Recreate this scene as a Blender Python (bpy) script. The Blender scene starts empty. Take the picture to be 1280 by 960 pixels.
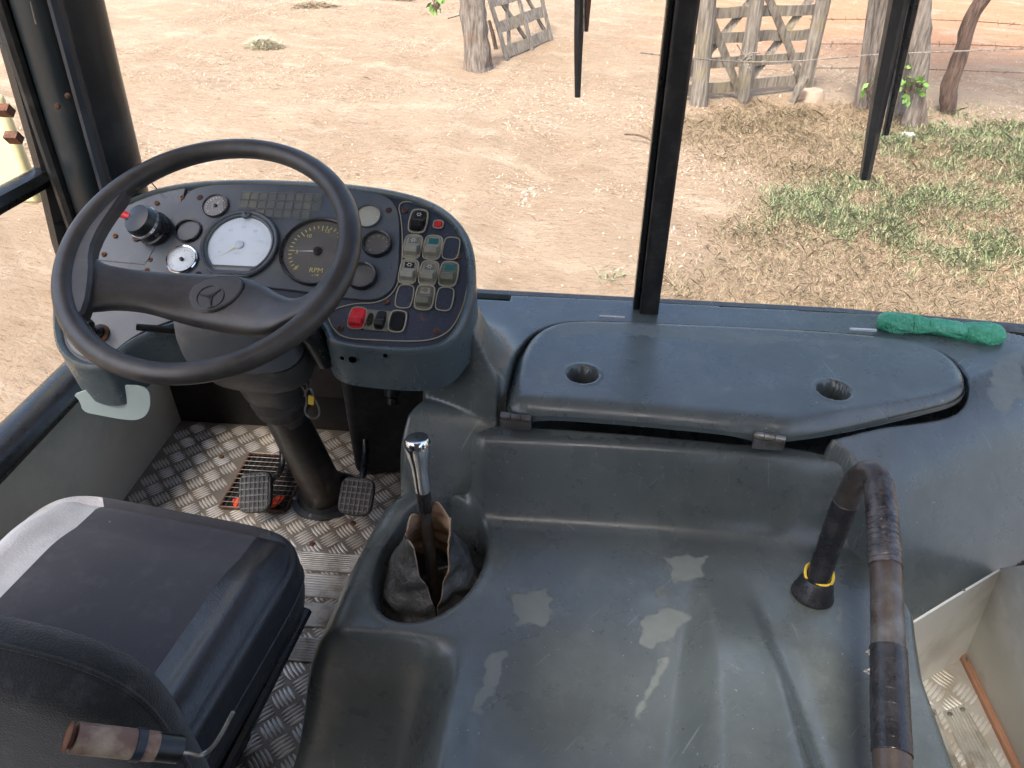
import bpy, math, random
import numpy as np
from mathutils import Vector, Matrix
random.seed(4); rng = np.random.default_rng(7)
R_ = math.radians
sc = bpy.context.scene
COL = sc.collection
# ------------------------------------------------------------ camera
CAMP = np.array([0, 0, 1.4]); PITCH = R_(36); YAW = R_(5.5); FPX = 924.0
cd = bpy.data.cameras.new('camera'); cam = bpy.data.objects.new('camera', cd); COL.objects.link(cam)
cam.location = CAMP; cam.rotation_euler = (math.pi/2-PITCH, 0, YAW)
cd.sensor_width = 36; cd.lens = FPX/1280*36; cd.clip_start = .02; cd.clip_end = 1500
sc.camera = cam
AF = np.array([-math.sin(YAW)*math.cos(PITCH), math.cos(YAW)*math.cos(PITCH), -math.sin(PITCH)])
AR = np.array([math.cos(YAW), math.sin(YAW), 0]); AU = np.cross(AR, AF)
# survey helpers: measured point of the photo -> true position on a known real plane
def ray(x, y): return AF+AR*(x-640)/FPX-AU*(y-480)/FPX
def Z(x, y, z): r = ray(x, y); return CAMP+r*((z-CAMP[2])/r[2])
def Y(x, y, v): r = ray(x, y); return CAMP+r*(v/r[1])
def X(x, y, v): r = ray(x, y); return CAMP+r*(v/r[0])
class Plane:
    def __init__(s, P, n):
        s.P = np.array(P, float); s.n = np.array(n, float)/np.linalg.norm(n)
        s.e1 = np.cross([0, 1, 0], s.n); s.e1 /= np.linalg.norm(s.e1); s.e2 = np.cross(s.n, s.e1)
    def at(s, x, y, h=0):
        r = ray(x, y); P = s.P+s.n*h
        return CAMP+r*((P-CAMP)@s.n)/(r@s.n)
    def uv(s, p): q = np.asarray(p)-s.P; return np.array([q@s.e1, q@s.e2])
    def w(s, u, v, h=0): return s.P+s.e1*u+s.e2*v+s.n*h
    def puv(s, x, y, h=0): return s.uv(s.at(x, y, h))
# ------------------------------------------------------------ numpy helpers
def sstep(a, b, x):
    t = np.clip((x-a)/(b-a), 0, 1); return t*t*(3-2*t)
def hsh(i, j, s): 
    n = np.sin(i*127.1+j*311.7+s*74.7)*43758.5453; return n-np.floor(n)
def vnoise(x, y, s=0):
    i = np.floor(x); j = np.floor(y); fx = x-i; fy = y-j
    fx = fx*fx*(3-2*fx); fy = fy*fy*(3-2*fy)
    return (hsh(i, j, s)*(1-fx)+hsh(i+1, j, s)*fx)*(1-fy)+(hsh(i, j+1, s)*(1-fx)+hsh(i+1, j+1, s)*fx)*fy
def fbm(x, y, s=0, o=4):
    r = 0; a = .5
    for k in range(o): r = r+a*vnoise(x, y, s+k); x = x*2.03; y = y*2.03; a *= .5
    return r
def chaikin(P, n=2, closed=True):
    P = [np.array(p, float) for p in P]
    for _ in range(n):
        Q = []
        m = len(P)
        if closed:
            for i in range(m):
                a, b = P[i], P[(i+1) % m]; Q += [a*.75+b*.25, a*.25+b*.75]
        else:
            Q = [P[0]]
            for i in range(m-1):
                a, b = P[i], P[i+1]; Q += [a*.75+b*.25, a*.25+b*.75]
            Q.append(P[-1])
        P = Q
    return np.array(P)
def sdf(x, y, P):
    P = np.asarray(P)[:, :2]; sh = x.shape; x = x.ravel(); y = y.ravel()
    d = np.full(x.shape, 1e9); ins = np.zeros(x.shape, bool)
    for i in range(len(P)):
        a = P[i]; b = P[(i+1) % len(P)]; e = b-a; L = e@e+1e-12
        t = np.clip(((x-a[0])*e[0]+(y-a[1])*e[1])/L, 0, 1)
        d = np.minimum(d, (x-a[0]-t*e[0])**2+(y-a[1]-t*e[1])**2)
        c = (a[1] > y) != (b[1] > y)
        if abs(e[1]) > 1e-12: ins ^= c & (x < e[0]*(y-a[1])/e[1]+a[0])
    return (np.sqrt(d)*np.where(ins, 1, -1)).reshape(sh)
def snap_to(P, d0, res):
    """grid vertices lying outside the outline are moved onto it, for a clean edge"""
    def f(x, y):
        d = sdf(x, y, P)-d0; e = 1e-4
        gx = (sdf(x+e, y, P)-d0-d)/e; gy = (sdf(x, y+e, P)-d0-d)/e; m = (d < 0) & (d > -1.5*res)
        return np.where(m, x-d*gx, x), np.where(m, y-d*gy, y)
    return f
def inset2(P, d):
    """offset a closed 2D polygon inwards (d>0)"""
    P = np.asarray(P, float); A = .5*np.sum(P[:, 0]*np.roll(P[:, 1], -1)-np.roll(P[:, 0], -1)*P[:, 1])
    T = np.roll(P, -1, 0)-np.roll(P, 1, 0); T /= np.linalg.norm(T, axis=1)[:, None]+1e-12
    N = np.stack([-T[:, 1], T[:, 0]], 1)*(1 if A > 0 else -1)
    return P+N*d
# ------------------------------------------------------------ object helpers
def props(o, label=None, cat=None, group=None, kind=None):
    if label: o['label'] = label
    if cat: o['category'] = cat
    if group: o['group'] = group
    if kind: o['kind'] = kind
    return o
def root(name, loc, label, cat, group=None):
    o = bpy.data.objects.new(name, None); COL.objects.link(o); o.location = [float(c) for c in loc]
    o.empty_display_size = .05
    return props(o, label, cat, group)
def wloc(o):
    return o.matrix_basis.copy() if o.parent is None else wloc(o.parent) @ o.matrix_parent_inverse @ o.matrix_basis
def adopt(o, parent):
    if parent is not None:
        o.parent = parent; o.matrix_parent_inverse = wloc(parent).inverted()
    return o
def mk(name, V, Fc, mat, parent=None, smooth=True, M=None, label=None, autosmooth=None):
    me = bpy.data.meshes.new(name)
    V = np.asarray(V, float)
    me.from_pydata([tuple(v) for v in V.tolist()], [], [tuple(int(i) for i in f) for f in Fc])
    me.update()
    if M is not None: me.transform(M)
    mats = mat if isinstance(mat, (list, tuple)) else [mat]
    for m in mats: me.materials.append(m)
    if smooth: me.polygons.foreach_set('use_smooth', [True]*len(me.polygons))
    if autosmooth is not None:
        me.set_sharp_from_angle(angle=R_(autosmooth))
    o = bpy.data.objects.new(name, me); COL.objects.link(o)
    adopt(o, parent)
    if label: o['label'] = label
    return o
class MB:
    """collects shapes into one mesh"""
    def __init__(s): s.V = []; s.F = []; s.n = 0; s.mi = []
    def add(s, V, F, mi=0):
        V = np.asarray(V, float); s.V.append(V); s.F += [tuple(i+s.n for i in f) for f in F]; s.n += len(V); s.mi += [mi]*len(F); return s
    def box(s, c, d, M=None, mi=0, bev=0):
        x, y, z = [k/2 for k in d]
        V = np.array([(sx*x, sy*y, sz*z) for sz in (-1, 1) for sx, sy in ((-1, -1), (1, -1), (1, 1), (-1, 1))])
        if M is not None: V = V @ np.array(M)[:3, :3].T
        V = V+np.array(c)
        return s.add(V, [(0, 3, 2, 1), (4, 5, 6, 7), (0, 1, 5, 4), (1, 2, 6, 5), (2, 3, 7, 6), (3, 0, 4, 7)], mi)
    def tube(s, P, r, n=12, mi=0, cap=True, closed=False, rot=0, flat=1, up=None):
        P = np.asarray(P, float); m = len(P)
        r = np.full(m, r) if np.isscalar(r) else np.asarray(r, float)
        if closed: T = np.roll(P, -1, 0)-np.roll(P, 1, 0)
        else: T = np.gradient(P, axis=0)
        T /= np.linalg.norm(T, axis=1)[:, None]+1e-12
        a = np.array(up if up is not None else ([0, 0, 1] if abs(T[0][2]) < .9 else [1, 0, 0]), float)
        V = []
        for i in range(m):
            b = a-T[i]*(a@T[i]); b /= np.linalg.norm(b)+1e-12; a = b; c = np.cross(T[i], b)
            th = np.linspace(0, 2*math.pi, n, endpoint=False)+rot
            V.append(P[i]+r[i]*(np.cos(th)[:, None]*b*flat+np.sin(th)[:, None]*c))
        V = np.concatenate(V); F = []
        for i in range(m if closed else m-1):
            k = (i+1) % m
            for j in range(n):
                q = (j+1) % n; F.append((i*n+j, i*n+q, k*n+q, k*n+j))
        if cap and not closed: F.append(tuple(range(n))[::-1]); F.append(tuple((m-1)*n+j for j in range(n)))
        return s.add(V, F, mi)
    def loops(s, L, cap0=False, cap1=False, mi=0, closed=True):
        m = len(L[0]); V = np.concatenate(L); F = []
        for i in range(len(L)-1):
            for j in range(m if closed else m-1):
                q = (j+1) % m; F.append((i*m+j, i*m+q, (i+1)*m+q, (i+1)*m+j))
        if cap0: F.append(tuple(range(m))[::-1])
        if cap1: F.append(tuple((len(L)-1)*m+j for j in range(m)))
        return s.add(V, F, mi)
    def lathe(s, P, prof, axis, n=32, mi=0, e=None):
        """prof: (radius, height) pairs round axis through P"""
        ax = np.array(axis, float); ax /= np.linalg.norm(ax)
        a = np.array([1, 0, 0] if abs(ax[0]) < .9 else [0, 1, 0], float); a -= ax*(a@ax); a /= np.linalg.norm(a); b = np.cross(ax, a)
        th = np.linspace(0, 2*math.pi, n, endpoint=False)
        L = [np.array(P)+ax*h+r*(np.cos(th)[:, None]*a+np.sin(th)[:, None]*b) for r, h in prof]
        return s.loops(L, prof[0][0] > 1e-4, prof[-1][0] > 1e-4, mi)
    def plate(s, pl, P2, h0, h1, bev=.001, mi=0):
        P2 = np.asarray(P2)
        A = .5*np.sum(P2[:, 0]*np.roll(P2[:, 1], -1)-np.roll(P2[:, 0], -1)*P2[:, 1])
        if A < 0: P2 = P2[::-1]
        Q = inset2(P2, bev)
        w = lambda Q, h: pl.P+Q[:, :1]*pl.e1+Q[:, 1:]*pl.e2+pl.n*h
        return s.loops([w(P2, h0), w(P2, h1-bev), w(Q, h1)], True, True, mi)
    def build(s, name, mat, parent=None, smooth=True, label=None, autosmooth=35, M=None):
        o = mk(name, np.concatenate(s.V), s.F, mat, parent, smooth, M, label, autosmooth if smooth else None)
        if any(s.mi): o.data.polygons.foreach_set('material_index', s.mi)
        return o
def bevel(o, w, seg=2, ang=35):
    m = o.modifiers.new('bevel', 'BEVEL'); m.width = w; m.segments = seg; m.limit_method = 'ANGLE'; m.angle_limit = R_(ang); return o
def copy_tree(o, parent=None, M=None):
    c = o.copy(); COL.objects.link(c)
    if parent is not None: c.parent = parent
    for ch in list(o.children): copy_tree(ch, c)
    return c
def grid_mesh(name, xs, ys, fn, mat, parent=None, keep=None, attrs=None, label=None, M=None, snap=None):
    XX, YY = np.meshgrid(xs, ys)
    if snap: XX, YY = snap(XX, YY)
    ZZ = fn(XX, YY); nx, ny = len(xs), len(ys)
    V = np.stack([XX.ravel(), YY.ravel(), ZZ.ravel()], 1)
    i = np.arange(ny-1)[:, None]*nx+np.arange(nx-1)[None, :]
    Q = np.stack([i, i+1, i+nx+1, i+nx], -1).reshape(-1, 4)
    if keep is not None:
        kp = keep(XX, YY).ravel(); Q = Q[kp[Q].all(1)]
    me = bpy.data.meshes.new(name)
    me.vertices.add(len(V)); me.vertices.foreach_set('co', V.ravel())
    me.loops.add(Q.size); me.loops.foreach_set('vertex_index', Q.ravel())
    me.polygons.add(len(Q)); me.polygons.foreach_set('loop_start', np.arange(len(Q))*4)
    me.polygons.foreach_set('use_smooth', np.ones(len(Q), bool))
    me.update(); me.validate()
    for k, f in (attrs or {}).items():
        a = me.attributes.new(k, 'FLOAT', 'POINT'); a.data.foreach_set('value', f(XX, YY).ravel().astype(np.float32))
    if M is not None: me.transform(M)
    me.materials.append(mat)
    o = bpy.data.objects.new(name, me); COL.objects.link(o); adopt(o, parent)
    if label: o['label'] = label
    return o
def raw_mesh(name, V, Q, mats, parent=None, mi=None, smooth=False):
    me = bpy.data.meshes.new(name); k = Q.shape[1]
    me.vertices.add(len(V)); me.vertices.foreach_set('co', V.astype(np.float32).ravel())
    me.loops.add(Q.size); me.loops.foreach_set('vertex_index', Q.ravel().astype(np.int32))
    me.polygons.add(len(Q)); me.polygons.foreach_set('loop_start', np.arange(len(Q))*k)
    if mi is not None: me.polygons.foreach_set('material_index', mi.astype(np.int32))
    me.update()
    for m in mats: me.materials.append(m)
    o = bpy.data.objects.new(name, me); COL.objects.link(o); return adopt(o, parent)
def text_mesh(s, size, pl, px, py, h, mat, parent, name='lettering', bold=.0):
    c = bpy.data.curves.new('t', 'FONT'); c.body = s; c.size = size; c.align_x = 'CENTER'; c.align_y = 'CENTER'; c.offset = bold
    t = bpy.data.objects.new('t', c); COL.objects.link(t); bpy.context.view_layer.update()
    me = bpy.data.meshes.new_from_object(t.evaluated_get(bpy.context.evaluated_depsgraph_get()))
    bpy.data.objects.remove(t)
    P = pl.at(px, py, h) if px is not None else pl.P
    M = Matrix(((pl.e1[0], pl.e2[0], pl.n[0], P[0]), (pl.e1[1], pl.e2[1], pl.n[1], P[1]), (pl.e1[2], pl.e2[2], pl.n[2], P[2]), (0, 0, 0, 1)))
    me.transform(M); me.materials.clear(); me.materials.append(mat); me.name = name
    o = bpy.data.objects.new(name, me); COL.objects.link(o); return adopt(o, parent)
# ------------------------------------------------------------ materials
class NT:
    def __init__(s, name):
        s.m = bpy.data.materials.new(name); s.m.use_nodes = True; s.t = s.m.node_tree; s.b = s.t.nodes['Principled BSDF']
        s.tc = s.n('ShaderNodeTexCoord'); s.obj = s.tc.outputs['Object']
    def n(s, ty, **k):
        x = s.t.nodes.new(ty)
        for a, v in k.items():
            if a in x.inputs.keys(): x.inputs[a].default_value = v
            else: setattr(x, a, v)
        return x
    def l(s, a, b): s.t.links.new(a, b)
    def noise(s, scale, detail=4, rough=.55, vec=None, stretch=None, dist=0):
        x = s.n('ShaderNodeTexNoise'); x.inputs['Scale'].default_value = scale; x.inputs['Detail'].default_value = detail
        x.inputs['Roughness'].default_value = rough; x.inputs['Distortion'].default_value = dist
        v = vec or s.obj
        if stretch:
            if len(stretch) > 3:
                m0 = s.n('ShaderNodeMapping'); m0.inputs['Rotation'].default_value = (0, 0, stretch[3]); s.l(v, m0.inputs['Vector']); v = m0.outputs[0]
            mp = s.n('ShaderNodeMapping'); mp.inputs['Scale'].default_value = stretch[:3]
            s.l(v, mp.inputs['Vector']); v = mp.outputs[0]
        s.l(v, x.inputs['Vector']); return x.outputs['Fac']
    def ramp(s, f, stops):
        r = s.n('ShaderNodeValToRGB'); e = r.color_ramp.elements
        while len(e) < len(stops): e.new(.5)
        for k, (p, c) in enumerate(stops):
            e[k].position = p; e[k].color = (*c, 1) if not np.isscalar(c) else (c, c, c, 1)
        s.l(f, r.inputs['Fac']); return r.outputs['Color']
    def mix(s, f, a, b):
        m = s.n('ShaderNodeMix', data_type='RGBA')
        if np.isscalar(f): m.inputs[0].default_value = f
        else: s.l(f, m.inputs[0])
        for k, v in ((6, a), (7, b)):
            if isinstance(v, tuple): m.inputs[k].default_value = (*v, 1)
            else: s.l(v, m.inputs[k])
        return m.outputs[2]
    def math(s, op, a, b=0):
        m = s.n('ShaderNodeMath', operation=op)
        for k, v in ((0, a), (1, b)):
            if np.isscalar(v): m.inputs[k].default_value = v
            else: s.l(v, m.inputs[k])
        return m.outputs[0]
    def attr(s, name): return s.n('ShaderNodeAttribute', attribute_name=name).outputs['Fac']
    def bump(s, h, dist=.001, strength=1):
        b = s.n('ShaderNodeBump'); b.inputs['Strength'].default_value = strength; b.inputs['Distance'].default_value = dist
        s.l(h, b.inputs['Height'])
        if s.b.inputs['Normal'].is_linked: s.l(s.b.inputs['Normal'].links[0].from_socket, b.inputs['Normal'])
        s.l(b.outputs[0], s.b.inputs['Normal'])
    def set(s, **k):
        for a, v in k.items():
            i = s.b.inputs[a.replace('_', ' ')]
            if isinstance(v, bpy.types.NodeSocket): s.l(v, i)
            elif isinstance(v, tuple): i.default_value = (*v, 1)
            else: i.default_value = v
        return s
def simple(name, col, rough=.5, metal=0, var=.25, scale=40, bump=.0004, dirt=None, coat=0):
    t = NT(name); f = t.noise(scale, 5)
    c = t.mix(f, tuple(v*(1-var) for v in col), tuple(min(1, v*(1+var)) for v in col))
    if dirt:
        d = t.ramp(t.noise(scale*.35, 6, .65), [(.48, 0.), (.66, 1.)]); c = t.mix(d, c, dirt)
    t.set(Base_Color=c, Metallic=metal, Roughness=t.ramp(t.noise(scale*.6, 4), [(.3, max(rough-.1, .02)), (.7, min(1, rough+.12))]))
    if bump: t.bump(t.noise(scale*5, 3), bump)
    if coat: t.set(Coat_Weight=coat)
    return t.m
def grp_mat(name='painted_fibreglass', wear=True, base=(.064, .074, .075)):
    t = NT(name)
    big = t.noise(3.2, 5, .6); c = t.mix(t.ramp(big, [(.35, 0.), (.65, 1.)]), tuple(b*.72 for b in base), tuple(b*1.25 for b in base))
    fine = t.noise(60, 5, .7); c = t.mix(t.math('MULTIPLY', fine, .35), c, (base[0]*2.3, base[1]*2.3, base[2]*2.1))
    # grease and dust
    dust = t.ramp(t.noise(9, 8, .7), [(.5, 0.), (.75, .5)]); c = t.mix(dust, c, (.15, .165, .155))
    # hairline scratches in several directions
    tot = None
    for k, (st, sc_, th) in enumerate((((1, 24, 1, .6), 9, .735), ((1, 30, 1, 2.3), 7, .735), ((1, 30, 1, -.35), 12, .745), ((1, 20, 1, 1.35), 8, .74), ((1, 16, 1, 1.9), 22, .76))):
        q = t.ramp(t.noise(sc_, 2, .5, stretch=st), [(th, 0.), (th+.02, .75)])
        tot = q if tot is None else t.math('MAXIMUM', tot, q)
    c = t.mix(t.math('MULTIPLY', tot, .6), c, (.26, .29, .28))
    speck = t.ramp(t.noise(170, 2, .5), [(.73, 0.), (.75, .8)]); c = t.mix(speck, c, (.34, .36, .34))
    if wear:
        w = t.math('ADD', t.attr('wear'), t.math('MULTIPLY', t.math('SUBTRACT', t.noise(75, 8, .9), .5), 1.5))
        w = t.ramp(w, [(.40, 0.), (.70, .85)]); c = t.mix(w, c, t.mix(t.noise(50, 4), (.115, .13, .12), (.19, .20, .175)))
        r = t.mix(w, t.ramp(t.noise(12, 6, .65), [(.3, .20), (.75, .42)]), (.6, .6, .6))
        t.bump(w, .0006, .6)
    else: r = t.ramp(t.noise(14, 6, .65), [(.3, .22), (.75, .44)])
    t.set(Base_Color=c, Roughness=r, Specular_IOR_Level=.62)
    t.bump(t.noise(260, 3), .00025, .6); t.bump(t.noise(7, 3), .004, .35)
    return t.m
M_grp = grp_mat()
M_grp2 = grp_mat('painted_fibreglass_dash', False, (.043, .058, .065))
M_panel = simple('grey_instrument_panel', (.062, .074, .088), .34, 0, .12, 25,   .0002, (.09, .095, .095))
def navy():
    t = NT('speckled_navy_panel'); c = t.mix(t.noise(20, 5), (.012, .018, .032), (.022, .03, .05))
    s = t.ramp(t.noise(420, 2, .6), [(.6, 0.), (.7, .6)]); c = t.mix(s, c, (.09, .11, .16))
    r = t.ramp(t.noise(28, 6, .7), [(.63, 0.), (.72, .7)]); c = t.mix(r, c, (.13, .06, .035))
    t.set(Base_Color=c, Roughness=.5); t.bump(t.noise(350, 2), .0005, .6); return t.m
M_navy = navy()
M_black = simple('black_plastic', (.007, .0075, .008), .3, 0, .3, 60, .0001)
M_rubber = simple('black_rubber', (.008, .008, .008), .5, 0, .3, 60, .0003, (.03, .028, .026))
def rimmat():
    t = NT('worn_brown_black_wheel_rubber'); c = t.mix(t.ramp(t.noise(14, 6, .65), [(.35, 0.), (.7, 1.)]), (.022, .020, .019), (.055, .049, .043))
    c = t.mix(t.ramp(t.noise(35, 6, .7), [(.6, 0.), (.8, .5)]), c, (.095, .083, .068))
    t.set(Base_Color=c, Roughness=t.ramp(t.noise(16, 5), [(.3, .3), (.75, .5)])); t.bump(t.noise(900, 2), .0004, .5); t.bump(t.noise(60, 4), .0006, .4); return t.m
M_rim = rimmat()
M_chrome = simple('chrome', (.72, .73, .74), .12, 1, .05, 30, 0)
M_rust = simple('rusty_steel', (.16, .065, .032), .8, .2, .5, 120, .001, (.045, .025, .018))
M_brown = simple('worn_painted_brown_steel', (.055, .042, .036), .33, .2, .4, 45, .0004, (.10, .10, .10))
M_steel = simple('worn_steel', (.30, .30, .29), .42, .9, .25, 60, .0003, (.12, .09, .06))
M_alu = simple('dirty_aluminium', (.55, .53, .48), .45, .75, .18, 30, .0003, (.24, .20, .15))
def floor_mat(name, a, b, dirtc, metal=.6):
    t = NT(name); d = t.ramp(t.noise(5, 8, .7), [(.42, 0.), (.66, 1.)]); c = t.mix(t.noise(50, 4), a, b)
    c = t.mix(d, c, dirtc); c = t.mix(t.ramp(t.noise(90, 3), [(.6, 0.), (.75, .6)]), c, (.2, .16, .11))
    t.set(Base_Color=c, Metallic=t.math('SUBTRACT', metal, t.math('MULTIPLY', d, metal*.8)), Roughness=t.ramp(t.noise(18, 5), [(.3, .33), (.7, .6)])); t.bump(t.noise(200, 3), .0004); return t.m
M_tread = floor_mat('aluminium_tread_plate', (.24, .21, .17), (.32, .28, .23), (.15, .115, .085))
M_treadbar = floor_mat('tread_plate_bars', (.62, .58, .52), (.76, .72, .66), (.48, .41, .33), .7)
M_white = simple('cream_painted_panel', (.62, .62, .58), .45, 0, .08, 8, .0004, (.40, .38, .34))
M_olive = simple('beige_wall_panel', (.55, .50, .38), .6, 0, .15, 6, .001, (.36, .33, .26))
M_copper = simple('copper_brown_strip', (.36, .19, .12), .42, .35, .12, 30, .0003)
M_pillar = simple('pillar_dark_paint', (.010, .015, .018), .42, 0, .35, 9, .0005, (.045, .05, .055))
M_pblue = simple('pillar_blue_paint', (.012, .018, .028), .38, 0, .3, 9, .0005)
def leather():
    t = NT('black_leatherette'); v = t.n('ShaderNodeTexVoronoi', feature='DISTANCE_TO_EDGE'); v.inputs['Scale'].default_value = 210
    nz = t.n('ShaderNodeTexNoise'); nz.inputs['Scale'].default_value = 60; t.l(t.obj, nz.inputs['Vector'])
    mv = t.n('ShaderNodeVectorMath', operation='MULTIPLY_ADD'); t.l(nz.outputs['Color'], mv.inputs[0]); mv.inputs[1].default_value = (.02, .02, .02); t.l(t.obj, mv.inputs[2]); t.l(mv.outputs[0], v.inputs['Vector'])
    t.set(Base_Color=t.mix(t.noise(20, 5), (.014, .015, .017), (.030, .031, .034)), Roughness=t.ramp(t.noise(25, 4), [(.3, .27), (.7, .4)]))
    t.bump(v.outputs['Distance'], .0012, .5); t.bump(t.noise(14, 4, stretch=(1, 3, 1, .5)), .006, .3); return t.m
M_leather = leather()
M_litleather = simple('window_lit_leatherette', (.42, .42, .43), .36, 0, .15, 50, .001)  # pale tone paints the side window's light onto the bolster
def fabric(name, a, b, sc_=1500):
    t = NT(name); w = t.n('ShaderNodeTexVoronoi'); w.inputs['Scale'].default_value = sc_; t.l(t.obj, w.inputs['Vector'])
    c = t.mix(w.outputs['Distance'], a, b); c = t.mix(t.ramp(t.noise(30, 7, .7), [(.52, 0.), (.8, .4)]), c, (.11, .11, .125))
    c = t.mix(t.ramp(t.noise(160, 2), [(.77, 0.), (.79, 1.)]), c, (.3, .3, .32))
    t.set(Base_Color=c, Roughness=.92, Sheen_Weight=.15); t.bump(w.outputs['Distance'], .0008, .8); return t.m
M_fab = fabric('charcoal_seat_fabric', (.022, .023, .029), (.044, .045, .056))
M_mesh = fabric('black_mesh_fabric', (.004, .005, .005), (.013, .015, .015), 450)
M_suede = simple('tan_suede_edge', (.42, .29, .19), .9, 0, .35, 120, .0015, (.24, .12, .08))
def gaiter():
    t = NT('creased_black_leather'); c = t.mix(t.ramp(t.noise(22, 6, .7), [(.35, 0.), (.7, 1.)]), (.03, .03, .028), (.10, .097, .088))
    t.set(Base_Color=c, Roughness=.42); t.bump(t.noise(30, 6, .65, dist=.6), .010, .9)
    v = t.n('ShaderNodeTexVoronoi', feature='DISTANCE_TO_EDGE'); v.inputs['Scale'].default_value = 24; t.l(t.obj, v.inputs['Vector']); t.bump(t.ramp(v.outputs['Distance'], [(0, 0.), (.3, 1.)]), .004, .5); return t.m
M_gaiter = gaiter()
M_tape = simple('black_insulating_tape', (.011, .011, .013), .27, 0, .3, 60, .0006, (.03, .028, .03))
M_yellow = simple('yellow_foam', (.62, .42, .04), .8, 0, .2, 80, .001)
M_green = simple('green_nylon_cloth', (.06, .36, .20), .45, 0, .3, 22, .008, (.16, .50, .34))
M_cream = simple('yellowed_switch_plastic', (.25, .24, .19), .4, 0, .1, 60, .0002, (.19, .175, .13))
M_olivesw = simple('olive_switch_plastic', (.13, .13, .095), .42, 0, .12, 60, .0002)
M_teal = simple('teal_lens', (.01, .12, .12), .3, 0, .1, 40, 0)
M_red = simple('red_plastic', (.55, .02, .03), .32, 0, .1, 40, 0)
M_dial = simple('dark_dial_face', (.035, .030, .024), .5, 0, .15, 30, 0, (.055, .045, .034))
M_whitedial = simple('white_dial_face', (.66, .72, .76), .35, 0, .04, 25, 0, (.58, .65, .68))
M_beigedial = simple('dusty_beige_dial', (.32, .31, .25), .7, 0, .12, 40, .0003)
M_mark = simple('white_marking', (.62, .64, .60), .6, 0, .05, 60, 0)
M_ymark = simple('yellow_marking', (.52, .46, .08), .6, 0, .05, 60, 0)
M_gmark = simple('green_marking', (.02, .30, .13), .6, 0, .05, 60, 0)
M_line = simple('faded_tan_marking', (.30, .27, .19), .7, 0, .2, 90, 0)
M_lens = simple('smoked_tell_tale', (.075, .082, .078), .45, 0, .2, 40, 0, (.15, .135, .085))
def glass(name='clear_glass', tint=(1, 1, 1), ior=1.35, rough=0.0, dust=0.0):
    t = NT(name); t.t.nodes.remove(t.b); out = [n for n in t.t.nodes if n.type == 'OUTPUT_MATERIAL'][0]
    tr = t.n('ShaderNodeBsdfTransparent'); tr.inputs[0].default_value = (*tint, 1)
    gl = t.n('ShaderNodeBsdfGlossy'); gl.inputs['Roughness'].default_value = rough
    lw = t.n('ShaderNodeLayerWeight'); lw.inputs['Blend'].default_value = .5; f0 = ((ior-1)/(ior+1))**2
    fr = t.math('ADD', t.math('MULTIPLY', t.math('POWER', lw.outputs['Facing'], 5), .8), f0)
    m = t.n('ShaderNodeMixShader'); t.l(fr, m.inputs[0]); t.l(tr.outputs[0], m.inputs[1]); t.l(gl.outputs[0], m.inputs[2])
    last = m.outputs[0]
    if dust:
        df = t.n('ShaderNodeBsdfDiffuse'); df.inputs[0].default_value = (.7, .7, .68, 1)
        m2 = t.n('ShaderNodeMixShader'); f = t.ramp(t.noise(3, 7, .7), [(.35, dust*.3), (.8, dust)]); t.l(f, m2.inputs[0]); t.l(last, m2.inputs[1]); t.l(df.outputs[0], m2.inputs[2]); last = m2.outputs[0]
    t.l(last, out.inputs[0]); return t.m
M_glass = glass(dust=.035, ior=1.25)
M_gglass = glass('dusty_gauge_glass', (1, 1, 1), 1.45, .04, .07)
def wood(name, a, b, c3):
    t = NT(name); g = t.noise(6, 6, .6, stretch=(6, 6, .7)); c = t.mix(t.ramp(g, [(.35, 0.), (.65, 1.)]), a, b)
    c = t.mix(t.ramp(t.noise(3, 5), [(.55, 0.), (.7, .6)]), c, c3)
    t.set(Base_Color=c, Roughness=.9); t.bump(g, .03, .9); t.bump(t.noise(40, 4, stretch=(3, 3, .3)), .006); return t.m
M_wood = wood('grey_weathered_timber', (.12, .10, .08), (.30, .265, .215), (.26, .22, .12))
M_bark = wood('rough_grey_bark', (.08, .065, .052), (.27, .23, .19), (.20, .11, .06))
M_darkbark = wood('dark_brown_bark', (.05, .03, .02), (.17, .11, .08), (.10, .06, .045))
M_leaf = simple('fresh_green_leaf', (.12, .26, .035), .6, 0, .35, 8, 0)
# =============================================================== OUTSIDE
GZ = -.95
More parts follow.
